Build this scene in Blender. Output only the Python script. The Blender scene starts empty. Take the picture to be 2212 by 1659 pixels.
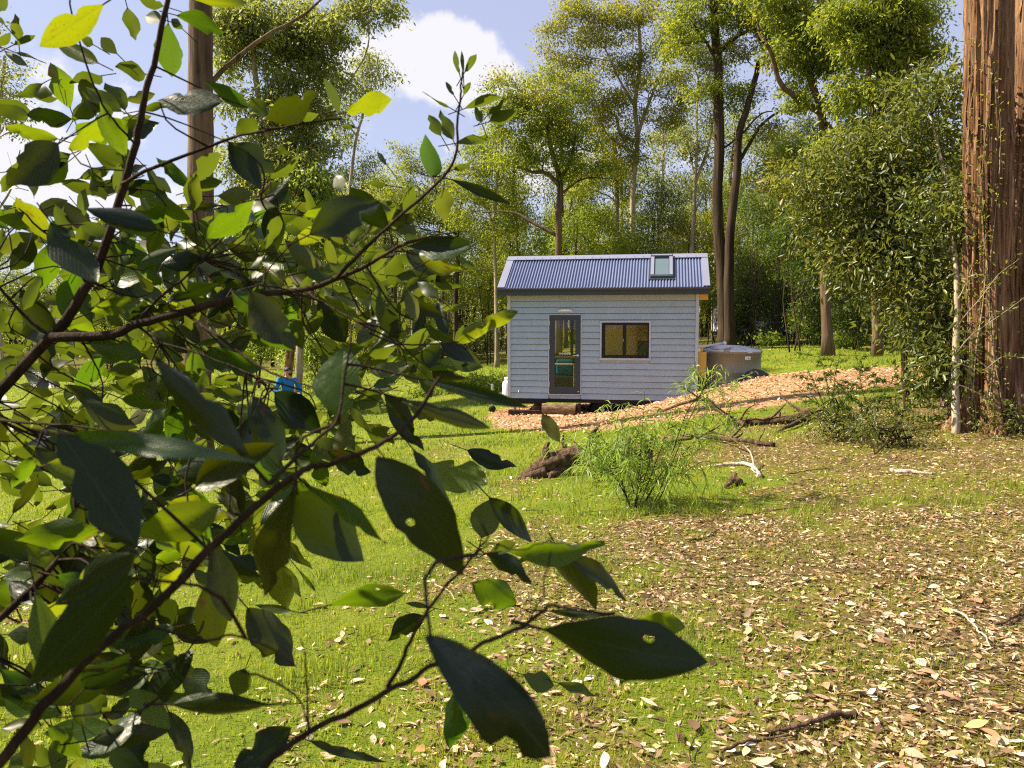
import bpy, bmesh, math, random
import numpy as np
from mathutils import Vector, Matrix

random.seed(7)
RNG = np.random.default_rng(7)
R = math.radians
scene = bpy.context.scene
COL = scene.collection

# ------------------------------------------------------------------ camera
F_PX, HORIZON = 788.0, 325.0
PITCH = math.atan((384 - HORIZON) / F_PX)
CAM_Z = 1.6
cam_data = bpy.data.cameras.new('camera')
cam_data.sensor_width = 36.0
cam_data.lens = F_PX / 1024 * 36.0
cam_data.clip_start = 0.05
cam_data.clip_end = 2000
cam_data.dof.use_dof = True
cam_data.dof.focus_distance = 9.0
cam_data.dof.aperture_fstop = 13.0
cam = bpy.data.objects.new('camera', cam_data)
cam.location = (0, 0, CAM_Z)
cam.rotation_euler = (R(90) - PITCH, 0, 0)
COL.objects.link(cam)
scene.camera = cam

# ------------------------------------------------------------------ light
SUN_AZ, SUN_EL = R(-79), R(45)          # azimuth from the view direction (+Y), minus = to the left
SUNV = Vector((math.sin(SUN_AZ) * math.cos(SUN_EL), math.cos(SUN_AZ) * math.cos(SUN_EL), math.sin(SUN_EL)))
sd = bpy.data.lights.new('sun', 'SUN')
sd.energy = 5.0
sd.angle = R(0.53)
sd.color = (1.0, 0.88, 0.66)
sun = bpy.data.objects.new('sun', sd)
sun.rotation_euler = SUNV.to_track_quat('Z', 'Y').to_euler()
sun.location = (-20, 10, 30)
COL.objects.link(sun)

world = bpy.data.worlds.new('World')
scene.world = world
world.use_nodes = True

def build_world():
    nt = world.node_tree
    nt.nodes.clear()
    N = lambda t: nt.nodes.new(t)
    L = nt.links.new
    out = N('ShaderNodeOutputWorld'); bg = N('ShaderNodeBackground')
    bg.inputs['Strength'].default_value = 0.050
    sky = N('ShaderNodeTexSky'); sky.sky_type = 'NISHITA'; sky.sun_disc = False
    sky.sun_elevation = SUN_EL
    sky.sun_rotation = SUN_AZ
    sky.air_density = 1.0; sky.dust_density = 1.2; sky.ozone_density = 2.2
    tc = N('ShaderNodeTexCoord')
    sep = N('ShaderNodeSeparateXYZ'); L(tc.outputs['Generated'], sep.inputs[0])
    def math_(op, a, b=None, c=None):
        m = N('ShaderNodeMath'); m.operation = op
        for i, v in enumerate((a, b, c)):
            if v is None: continue
            if isinstance(v, (int, float)): m.inputs[i].default_value = v
            else: L(v, m.inputs[i])
        return m.outputs[0]
    zc = math_('MAXIMUM', sep.outputs['Z'], 0.0)
    den = math_('ADD', zc, 0.22)
    px = math_('DIVIDE', sep.outputs['X'], den)
    py = math_('DIVIDE', sep.outputs['Y'], den)
    comb = N('ShaderNodeCombineXYZ'); L(px, comb.inputs[0]); L(py, comb.inputs[1])
    n1 = N('ShaderNodeTexNoise'); n1.inputs['Scale'].default_value = 1.35; n1.inputs['Detail'].default_value = 9
    n1.inputs['Roughness'].default_value = 0.56
    mp = N('ShaderNodeMapping'); mp.inputs['Location'].default_value = (3.1, 1.7, 0.4)
    L(comb.outputs[0], mp.inputs['Vector']); L(mp.outputs[0], n1.inputs['Vector'])
    # one cumulus bank in the direction where the photograph shows it
    def bank(fx, fy, sx, sy, amp):
        d = Vector(((fx / 2.16016 - 512) / F_PX, 1.0, (HORIZON - fy / 2.16016) / F_PX)).normalized()
        ax = math_('DIVIDE', math_('SUBTRACT', sep.outputs['X'], d.x), sx)
        az = math_('DIVIDE', math_('SUBTRACT', sep.outputs['Z'], d.z), sy)
        r2 = math_('ADD', math_('MULTIPLY', ax, ax), math_('MULTIPLY', az, az))
        front = math_('GREATER_THAN', sep.outputs['Y'], 0.0)
        return math_('MULTIPLY', math_('MULTIPLY', math_('POWER', 2.718, math_('MULTIPLY', r2, -1.0)), amp), front)
    nb = N('ShaderNodeTexNoise'); nb.inputs['Scale'].default_value = 13.0; nb.inputs['Detail'].default_value = 8
    nb.inputs['Roughness'].default_value = 0.6
    L(tc.outputs['Generated'], nb.inputs['Vector'])
    fine = math_('MULTIPLY', math_('SUBTRACT', nb.outputs['Fac'], 0.5), 0.80)
    b = math_('ADD', bank(985, 120, 0.075, 0.035, 0.34), bank(830, 175, 0.13, 0.045, 0.26))
    b = math_('ADD', b, bank(120, 330, 0.28, 0.12, 0.30))
    b = math_('ADD', b, bank(1480, 330, 0.20, 0.10, 0.22))
    v = math_('ADD', math_('ADD', n1.outputs['Fac'], b), fine)
    mr = N('ShaderNodeMapRange'); mr.interpolation_type = 'SMOOTHSTEP'
    L(v, mr.inputs['Value']); mr.inputs['From Min'].default_value = 0.69; mr.inputs['From Max'].default_value = 0.84
    mr.inputs['To Max'].default_value = 0.92
    # haze of the sky itself: towards the horizon the clear sky turns pale
    hz = N('ShaderNodeMapRange'); L(zc, hz.inputs['Value'])
    hz.inputs['From Min'].default_value = 0.0; hz.inputs['From Max'].default_value = 0.55
    hz.inputs['To Min'].default_value = 0.62; hz.inputs['To Max'].default_value = 0.52
    hmix = N('ShaderNodeMix'); hmix.data_type = 'RGBA'
    L(hz.outputs[0], hmix.inputs['Factor']); L(sky.outputs[0], hmix.inputs['A'])
    hmix.inputs['B'].default_value = (5.9, 6.1, 8.4, 1)
    cmix = N('ShaderNodeMix'); cmix.data_type = 'RGBA'
    L(mr.outputs[0], cmix.inputs['Factor']); L(hmix.outputs['Result'], cmix.inputs['A'])
    cmix.inputs['B'].default_value = (7.6, 7.4, 7.8, 1)
    L(cmix.outputs['Result'], bg.inputs['Color'])
    L(bg.outputs[0], out.inputs['Surface'])
build_world()

scene.view_settings.view_transform = 'Standard'
scene.view_settings.look = 'None'
scene.view_settings.gamma = 1.0
scene.view_settings.use_curve_mapping = False
scene.view_settings.exposure = 1.38
scene.render.engine = 'CYCLES'
scene.cycles.use_denoising = False
scene.cycles.filter_width = 1.15
scene.cycles.max_bounces = 8
scene.cycles.transmission_bounces = 6
scene.cycles.transparent_max_bounces = 8
scene.cycles.sample_clamp_indirect = 6.0

# ------------------------------------------------------------------ pixel helpers
SP, CP = math.sin(PITCH), math.cos(PITCH)
def ray(px, py):
    x = (px - 512) / F_PX; u = (384 - py) / F_PX
    return Vector((x, CP + u * SP, -SP + u * CP))
def P(px, py, Y):                       # 1024-pixel position at distance Y
    d = ray(px, py)
    return Vector((0, 0, CAM_Z)) + d * (Y / d.y)
FS = 2212 / 1024
def T(fx, fy, Y):                       # the same in 2212-pixel coordinates
    return P(fx / FS, fy / FS, Y)
def mpp(Y):                             # metres per 2212-pixel at distance Y
    return Y / F_PX / FS

# ------------------------------------------------------------------ tagging
def tag(o, label=None, cat=None, group=None, kind=None):
    if label: o['label'] = label
    if cat: o['category'] = cat
    if group: o['group'] = group
    if kind: o['kind'] = kind
    return o
def empty(name, loc, rz=0.0):
    o = bpy.data.objects.new(name, None)
    o.empty_display_size = 0.2
    o.location = loc; o.rotation_euler = (0, 0, rz)
    COL.objects.link(o)
    return o
def link(name, me, mat=None, parent=None, world_space=True):
    o = bpy.data.objects.new(name, me)
    COL.objects.link(o)
    if mat is not None and not me.materials: me.materials.append(mat)
    if parent is not None:
        o.parent = parent
        if world_space:                 # mesh given in world coordinates
            o.matrix_parent_inverse = wm(parent).inverted()
    return o
def wm(o):
    m = Matrix.LocRotScale(o.location, o.rotation_euler, o.scale)
    if o.parent: return wm(o.parent) @ o.matrix_parent_inverse @ m
    return m

# ------------------------------------------------------------------ mesh helpers
def mesh_np(name, verts, faces, rnd=None, smooth=False):
    """verts (N,3); faces: list of (M,k) index arrays; rnd: per-face values"""
    me = bpy.data.meshes.new(name)
    verts = np.asarray(verts, dtype=np.float32)
    faces = [np.asarray(f, dtype=np.int32) for f in faces if len(f)]
    loops = np.concatenate([f.ravel() for f in faces])
    counts = np.concatenate([np.full(len(f), f.shape[1], dtype=np.int32) for f in faces])
    starts = np.concatenate([[0], np.cumsum(counts)[:-1]]).astype(np.int32)
    me.vertices.add(len(verts)); me.vertices.foreach_set('co', verts.ravel())
    me.loops.add(len(loops)); me.loops.foreach_set('vertex_index', loops)
    me.polygons.add(len(counts)); me.polygons.foreach_set('loop_start', starts)
    me.polygons.foreach_set('loop_total', counts)
    if smooth: me.polygons.foreach_set('use_smooth', np.ones(len(counts), dtype=bool))
    if rnd is not None:
        a = me.attributes.new('rnd', 'FLOAT', 'FACE')
        a.data.foreach_set('value', np.asarray(rnd, dtype=np.float32))
    me.update(calc_edges=True)
    return me

class MB:
    """collects pieces into one mesh"""
    def __init__(s): s.v = []; s.q = []; s.t = []; s.n = 0; s.ngons = []
    def add(s, verts, quads=(), tris=(), ngons=()):
        verts = np.asarray(verts, dtype=float).reshape(-1, 3)
        b = s.n
        s.v.append(verts); s.n += len(verts)
        if len(quads): s.q.append(np.asarray(quads, dtype=int) + b)
        if len(tris): s.t.append(np.asarray(tris, dtype=int) + b)
        for g in ngons: s.ngons.append([i + b for i in g])
    def box(s, x0, x1, y0, y1, z0, z1, bev=0.0):
        if bev <= 0:
            v = [(x, y, z) for z in (z0, z1) for y in (y0, y1) for x in (x0, x1)]
            s.add(v, [(0, 2, 3, 1), (4, 5, 7, 6), (0, 1, 5, 4), (2, 6, 7, 3), (0, 4, 6, 2), (1, 3, 7, 5)])
        else:
            bm = bmesh.new()
            bmesh.ops.create_cube(bm, size=1)
            for v in bm.verts:
                v.co = ((x0 + x1) / 2 + v.co.x * (x1 - x0), (y0 + y1) / 2 + v.co.y * (y1 - y0), (z0 + z1) / 2 + v.co.z * (z1 - z0))
            bmesh.ops.bevel(bm, geom=list(bm.edges), offset=bev, segments=2, affect='EDGES', profile=0.5)
            s.bm(bm)
    def bm(s, bm):
        bm.verts.ensure_lookup_table()
        for i, v in enumerate(bm.verts): v.index = i
        s.add([v.co[:] for v in bm.verts], ngons=[[v.index for v in f.verts] for f in bm.faces])
        bm.free()
    def tube(s, pts, radii, seg=6, cap=True):
        v, q, t = tube_np(pts, radii, seg, cap)
        s.add(v, q, t)
    def lathe(s, prof, seg=32, cx=0, cy=0, close=False):
        """prof: list of (r, z)"""
        prof = np.array(prof, dtype=float); k = len(prof)
        a = np.linspace(0, 2 * np.pi, seg, endpoint=False)
        v = np.stack([cx + prof[None, :, 0] * np.cos(a)[:, None], cy + prof[None, :, 0] * np.sin(a)[:, None],
                      np.repeat(prof[None, :, 1], seg, 0)], -1).reshape(-1, 3)
        q = []
        for i in range(seg):
            j = (i + 1) % seg
            for m in range(k - 1):
                q.append((i * k + m, j * k + m, j * k + m + 1, i * k + m + 1))
        s.add(v, q)
    def mesh(s, name, rnd=None, smooth=False):
        me = bpy.data.meshes.new(name)
        v = np.concatenate(s.v)
        fs = [tuple(r) for arr in s.q for r in arr.tolist()] + [tuple(r) for arr in s.t for r in arr.tolist()] + [tuple(g) for g in s.ngons]
        me.from_pydata(v.tolist(), [], fs)
        if smooth: me.polygons.foreach_set('use_smooth', np.ones(len(fs), dtype=bool))
        me.update()
        return me
    def build(s, name, mat, parent=None, smooth=False, world_space=False):
        return link(name, s.mesh(name, smooth=smooth), mat, parent, world_space)

def tube_np(pts, radii, seg=6, cap=True):
    pts = np.asarray([tuple(p) for p in pts], dtype=float); n = len(pts)
    radii = np.broadcast_to(np.asarray(radii, dtype=float), (n,)) if np.ndim(radii) == 0 else np.asarray(radii, dtype=float)
    tang = np.gradient(pts, axis=0)
    tang /= np.linalg.norm(tang, axis=1)[:, None] + 1e-9
    ref = np.array([0, 0, 1.0]) if abs(tang[0][2]) < 0.9 else np.array([1.0, 0, 0])
    u = np.cross(tang[0], ref); u /= np.linalg.norm(u)
    V = []
    a = np.linspace(0, 2 * np.pi, seg, endpoint=False)
    for i in range(n):
        u = u - tang[i] * np.dot(u, tang[i]); u /= np.linalg.norm(u) + 1e-9
        w = np.cross(tang[i], u)
        V.append(pts[i] + radii[i] * (np.cos(a)[:, None] * u + np.sin(a)[:, None] * w))
    V = np.concatenate(V)
    i = np.arange(n - 1)[:, None] * seg; j = np.arange(seg)[None, :]; j2 = (j + 1) % seg
    q = np.stack([i + j, i + j2, i + seg + j2, i + seg + j], -1).reshape(-1, 4)
    t = np.zeros((0, 3), int)
    if cap:
        c0 = len(V); V = np.concatenate([V, pts[:1], pts[-1:]])
        jj = np.arange(seg); jn = (jj + 1) % seg; e = (n - 1) * seg
        t = np.concatenate([np.stack([jn, jj, np.full(seg, c0)], -1), np.stack([e + jj, e + jn, np.full(seg, c0 + 1)], -1)])
    return V, q, t

def smooth_path(pts, n=24, wob=0.0, rng=RNG):
    """Catmull-Rom through points, optional wobble"""
    p = np.asarray([tuple(q) for q in pts], dtype=float)
    if len(p) == 2: p = np.stack([p[0], (p[0] + p[1]) / 2, p[1]])
    ext = np.concatenate([[2 * p[0] - p[1]], p, [2 * p[-1] - p[-2]]])
    t = np.linspace(0, len(p) - 1 - 1e-6, n)
    i = t.astype(int); f = (t - i)[:, None]
    a, b, c, d = ext[i], ext[i + 1], ext[i + 2], ext[i + 3]
    o = 0.5 * ((2 * b) + (-a + c) * f + (2 * a - 5 * b + 4 * c - d) * f ** 2 + (-a + 3 * b - 3 * c + d) * f ** 3)
    if wob > 0:
        w = np.cumsum(rng.normal(0, wob, o.shape), 0)
        w -= np.linspace(0, 1, n)[:, None] * w[-1]
        o = o + w
    return o

# cheap value noise for masks (numpy)
_perm = np.random.default_rng(3).random((256, 256))
def vnoise(x, y):
    xi = np.floor(x).astype(int); yi = np.floor(y).astype(int)
    fx = x - xi; fy = y - yi
    fx = fx * fx * (3 - 2 * fx); fy = fy * fy * (3 - 2 * fy)
    g = lambda a, b: _perm[a % 256, b % 256]
    return (g(xi, yi) * (1 - fx) + g(xi + 1, yi) * fx) * (1 - fy) + (g(xi, yi + 1) * (1 - fx) + g(xi + 1, yi + 1) * fx) * fy
def fbm(x, y, o=4):
    s = 0; a = 0.5
    for k in range(o):
        s = s + a * vnoise(x * 2 ** k + 17 * k, y * 2 ** k + 9 * k); a *= 0.5
    return s / (1 - 0.5 ** o)
def sstep(a, b, x):
    t = np.clip((x - a) / (b - a), 0, 1)
    return t * t * (3 - 2 * t)

def leaves_np(pos, axis, nrm, ln, wd, fold=False):
    """leaf blades: pos = leaf base (N,3), axis/nrm unit vectors, ln/wd arrays"""
    n = len(pos)
    side = np.cross(axis, nrm); side /= np.linalg.norm(side, axis=1)[:, None] + 1e-9
    up = np.cross(side, axis)
    ln = np.broadcast_to(ln, (n,))[:, None]; wd = np.broadcast_to(wd, (n,))[:, None]
    if not fold:
        v = np.stack([pos, pos + axis * ln * .45 + side * wd * .5, pos + axis * ln - up * ln * 0.06, pos + axis * ln * .45 - side * wd * .5], 1)
        i = np.arange(n)[:, None] * 4
        return v.reshape(-1, 3), [i + np.array([0, 1, 2, 3])]
    c = [pos,
         pos + axis * ln * .30 + side * wd * .42 + up * wd * .14,
         pos + axis * ln * .68 + side * wd * .40 + up * wd * .10,
         pos + axis * ln - up * ln * .10,
         pos + axis * ln * .68 - side * wd * .40 + up * wd * .10,
         pos + axis * ln * .30 - side * wd * .42 + up * wd * .14]
    v = np.stack(c, 1)
    i = np.arange(n)[:, None] * 6
    f = np.stack([i + np.array([0, 1, 2, 3]), i + np.array([0, 3, 4, 5])], 1).reshape(-1, 4)
    return v.reshape(-1, 3), [f]
def unit(v): return v / (np.linalg.norm(v, axis=-1)[..., None] + 1e-9)
def rand_dirs(n, rng=RNG): return unit(rng.normal(size=(n, 3)))
# ------------------------------------------------------------------ materials
def new_mat(name):
    m = bpy.data.materials.new(name); m.use_nodes = True
    nt = m.node_tree; nt.nodes.clear()
    return m, nt
class NB:
    def __init__(s, nt): s.nt = nt
    def n(s, t, **kw):
        nd = s.nt.nodes.new(t)
        for k, v in kw.items(): setattr(nd, k, v)
        return nd
    def set(s, sock, v):
        if hasattr(v, 'is_output') or isinstance(v, bpy.types.NodeSocket): s.nt.links.new(v, sock)
        else:
            if isinstance(v, tuple) and len(v) == 3 and sock.type == 'RGBA': v = (*v, 1)
            sock.default_value = v
    def math(s, op, a, b=0.0):
        m = s.n('ShaderNodeMath', operation=op); s.set(m.inputs[0], a); s.set(m.inputs[1], b); return m.outputs[0]
    def mix(s, f, a, b, blend='MIX'):
        m = s.n('ShaderNodeMix', data_type='RGBA', blend_type=blend)
        s.set(m.inputs['Factor'], f); s.set(m.inputs['A'], a); s.set(m.inputs['B'], b); return m.outputs['Result']
    def noise(s, vec, scale, detail=4, rough=0.55, out='Fac', dist=0.0):
        m = s.n('ShaderNodeTexNoise'); s.set(m.inputs['Scale'], scale); s.set(m.inputs['Detail'], detail)
        s.set(m.inputs['Roughness'], rough); s.set(m.inputs['Distortion'], dist)
        if vec is not None: s.set(m.inputs['Vector'], vec)
        return m.outputs[out]
    def rng(s, v, a, b, c=0.0, d=1.0):
        m = s.n('ShaderNodeMapRange'); s.set(m.inputs['Value'], v)
        for k, x in zip(('From Min', 'From Max', 'To Min', 'To Max'), (a, b, c, d)): s.set(m.inputs[k], x)
        return m.outputs[0]
    def ramp(s, f, stops):
        m = s.n('ShaderNodeValToRGB'); e = m.color_ramp.elements
        while len(e) < len(stops): e.new(0.5)
        for el, (p, c) in zip(e, stops): el.position = p; el.color = (*c, 1)
        s.set(m.inputs[0], f); return m.outputs[0]
    def coord(s, k='Object'): return s.n('ShaderNodeTexCoord').outputs[k]
    def pos(s): return s.n('ShaderNodeNewGeometry').outputs['Position']
    def mapping(s, v, scale=(1, 1, 1), rot=(0, 0, 0), loc=(0, 0, 0)):
        m = s.n('ShaderNodeMapping'); s.set(m.inputs['Vector'], v)
        m.inputs['Scale'].default_value = scale; m.inputs['Rotation'].default_value = rot; m.inputs['Location'].default_value = loc
        return m.outputs[0]
    def bump(s, h, strength=0.5, dist=0.02):
        m = s.n('ShaderNodeBump'); s.set(m.inputs['Strength'], strength); s.set(m.inputs['Distance'], dist); s.set(m.inputs['Height'], h)
        return m.outputs[0]
    def bsdf(s, col, rough=0.7, spec=0.3, metal=0.0, normal=None, **kw):
        m = s.n('ShaderNodeBsdfPrincipled')
        s.set(m.inputs['Base Color'], col); s.set(m.inputs['Roughness'], rough); s.set(m.inputs['Specular IOR Level'], spec)
        s.set(m.inputs['Metallic'], metal)
        if normal is not None: s.set(m.inputs['Normal'], normal)
        for k, v in kw.items(): s.set(m.inputs[k.replace('_', ' ')], v)
        return m.outputs[0]
    def out(s, sh):
        o = s.n('ShaderNodeOutputMaterial'); s.nt.links.new(sh, o.inputs['Surface'])
    def attr(s, name, out='Fac'):
        return s.n('ShaderNodeAttribute', attribute_name=name).outputs[out]
    def objrnd(s): return s.n('ShaderNodeObjectInfo').outputs['Random']

def leaf_mat(name, stops, trans, tfac=0.35, rough=0.5, spec=0.4, src='rnd'):
    m, nt = new_mat(name); b = NB(nt)
    r = b.attr('rnd') if src == 'rnd' else b.objrnd()
    col = b.ramp(r, stops)
    p = b.bsdf(col, rough, spec)
    t = b.n('ShaderNodeBsdfTranslucent')
    b.set(t.inputs['Color'], b.mix(0.55, trans, b.mix(1.0, col, (2.2, 2.2, 2.2), 'MULTIPLY')))
    mx = b.n('ShaderNodeMixShader'); mx.inputs[0].default_value = tfac
    nt.links.new(p, mx.inputs[1]); nt.links.new(t.outputs[0], mx.inputs[2])
    b.out(mx.outputs[0])
    return m
def bark_mat(name, dark, mid, light, hscale=9, vscale=0.7, patch=0.5, bump=0.7):
    m, nt = new_mat(name); b = NB(nt)
    co = b.pos()
    st = b.noise(b.mapping(co, (hscale, hscale, vscale)), 1.0, 6, 0.65)
    pa = b.noise(b.mapping(co, (1.1, 1.1, 0.5)), 1.0, 4, 0.6)
    col = b.ramp(st, [(0.30, dark), (0.5, mid), (0.72, light)])
    col = b.mix(b.rng(pa, 0.42, 0.62, 0, patch), col, b.mix(0.6, col, light))
    fine = b.noise(b.mapping(co, (hscale * 4, hscale * 4, vscale * 6)), 1.0, 4, 0.7)
    h = b.math('ADD', st, b.math('MULTIPLY', fine, 0.3))
    b.out(b.bsdf(col, 0.9, 0.15, normal=b.bump(h, bump, 0.05)))
    return m
def paint(name, col, rough=0.5, spec=0.4, metal=0.0, var=0.06, scale=3.0, bump=0.0, dirt=0.0):
    m, nt = new_mat(name); b = NB(nt)
    co = b.coord('Object')
    n = b.noise(co, scale, 6, 0.6)
    c = b.mix(b.rng(n, 0.3, 0.7, 0, 1), tuple(x * (1 - var) for x in col), tuple(min(1, x * (1 + var)) for x in col))
    if dirt:
        d = b.noise(b.mapping(co, (6, 6, 1.2)), 1.5, 5, 0.65)
        c = b.mix(b.rng(d, 0.55, 0.8, 0, dirt), c, (0.09, 0.075, 0.055))
    nrm = None
    if bump: nrm = b.bump(b.noise(co, scale * 14, 4, 0.6), bump, 0.004)
    rr = b.rng(n, 0.2, 0.8, rough * 0.85, min(1, rough * 1.15))
    b.out(b.bsdf(c, rr, spec, metal, nrm))
    return m

MT = {}
MT['bark_red'] = bark_mat('bark_red', (0.016, 0.008, 0.005), (0.17, 0.082, 0.042), (0.50, 0.30, 0.17), 18, 0.5, 0.55, 1.0)
MT['bark_brown'] = bark_mat('bark_brown', (0.035, 0.022, 0.014), (0.11, 0.070, 0.045), (0.23, 0.155, 0.10), 10, 0.5)
MT['bark_dark'] = bark_mat('bark_dark', (0.014, 0.009, 0.006), (0.040, 0.027, 0.018), (0.10, 0.068, 0.045), 7, 0.4)
MT['bark_pale'] = bark_mat('bark_pale', (0.10, 0.075, 0.050), (0.30, 0.235, 0.16), (0.52, 0.44, 0.33), 4, 0.5)
MT['twig'] = bark_mat('twig', (0.010, 0.006, 0.004), (0.028, 0.016, 0.010), (0.075, 0.045, 0.026), 60, 12, 0.4, 0.5)
MT['deadwood'] = bark_mat('deadwood', (0.016, 0.010, 0.007), (0.085, 0.050, 0.032), (0.26, 0.17, 0.11), 22, 5, 0.5, 1.0)
MT['drift'] = bark_mat('drift', (0.22, 0.15, 0.10), (0.48, 0.38, 0.30), (0.70, 0.60, 0.50), 18, 8, 0.5, 0.8)

MT['euc'] = leaf_mat('euc_leaf', [(0.0, (0.045, 0.070, 0.010)), (0.45, (0.120, 0.165, 0.014)), (0.8, (0.195, 0.225, 0.020)), (1.0, (0.26, 0.20, 0.040))], (0.60, 0.62, 0.02), 0.46)
MT['euc_gold'] = leaf_mat('euc_leaf_gold', [(0.0, (0.070, 0.080, 0.012)), (0.45, (0.160, 0.172, 0.014)), (0.85, (0.240, 0.225, 0.020)), (1.0, (0.24, 0.13, 0.040))], (0.56, 0.54, 0.02), 0.45)
MT['euc_grey'] = leaf_mat('euc_leaf_grey', [(0.0, (0.055, 0.078, 0.022)), (0.5, (0.145, 0.172, 0.034)), (1.0, (0.225, 0.240, 0.055))], (0.52, 0.54, 0.07), 0.45)
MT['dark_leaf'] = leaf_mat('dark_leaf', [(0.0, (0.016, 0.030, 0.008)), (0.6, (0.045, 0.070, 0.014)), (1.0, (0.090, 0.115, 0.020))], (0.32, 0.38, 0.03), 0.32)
MT['light_leaf'] = leaf_mat('light_leaf', [(0.0, (0.065, 0.105, 0.012)), (0.5, (0.125, 0.180, 0.018)), (1.0, (0.190, 0.225, 0.028))], (0.52, 0.60, 0.04), 0.45)
MT['glossy_leaf'] = leaf_mat('glossy_leaf', [(0.0, (0.026, 0.042, 0.010)), (0.5, (0.075, 0.100, 0.016)), (0.95, (0.15, 0.165, 0.028)), (1.0, (0.24, 0.16, 0.04))], (0.45, 0.46, 0.03), 0.34, 0.42, 0.5)
MT['wattle'] = leaf_mat('wattle_leaf', [(0.0, (0.020, 0.050, 0.010)), (0.5, (0.050, 0.090, 0.008)), (1.0, (0.100, 0.140, 0.012))], (0.28, 0.38, 0.01), 0.36)
MT['lacy'] = leaf_mat('lacy_leaf', [(0.0, (0.065, 0.13, 0.020)), (0.5, (0.15, 0.23, 0.030)), (1.0, (0.30, 0.36, 0.09))], (0.50, 0.65, 0.05), 0.42)
MT['creeper'] = leaf_mat('creeper_leaf', [(0.0, (0.080, 0.110, 0.012)), (0.5, (0.170, 0.190, 0.020)), (1.0, (0.28, 0.26, 0.030))], (0.55, 0.50, 0.03), 0.40)
MT['grass'] = leaf_mat('grass_blade', [(0.0, (0.070, 0.125, 0.010)), (0.35, (0.145, 0.200, 0.012)), (0.70, (0.235, 0.240, 0.022)), (0.90, (0.33, 0.27, 0.07)), (1.0, (0.46, 0.37, 0.16))], (0.55, 0.62, 0.02), 0.38, 0.6, 0.25)
MT['litter'] = leaf_mat('litter_leaf', [(0.0, (0.06, 0.034, 0.016)), (0.30, (0.20, 0.120, 0.060)), (0.58, (0.37, 0.245, 0.135)), (0.80, (0.56, 0.42, 0.27)), (0.91, (0.74, 0.62, 0.48)), (0.95, (0.46, 0.18, 0.11)), (1.0, (0.56, 0.46, 0.14))], (0.35, 0.22, 0.08), 0.12, 0.6, 0.3)
MT['litter_obj'] = leaf_mat('litter_leaf_single', [(0.0, (0.20, 0.12, 0.07)), (0.3, (0.42, 0.29, 0.18)), (0.6, (0.60, 0.46, 0.32)), (0.84, (0.74, 0.62, 0.50)), (0.92, (0.46, 0.18, 0.11)), (1.0, (0.58, 0.50, 0.14))], (0.35, 0.22, 0.08), 0.12, 0.55, 0.35, src='obj')
MT['chip'] = leaf_mat('wood_chip', [(0.0, (0.16, 0.080, 0.040)), (0.35, (0.42, 0.235, 0.120)), (0.7, (0.62, 0.385, 0.215)), (1.0, (0.76, 0.56, 0.38))], (0.3, 0.2, 0.1), 0.03, 0.85, 0.15)

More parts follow.
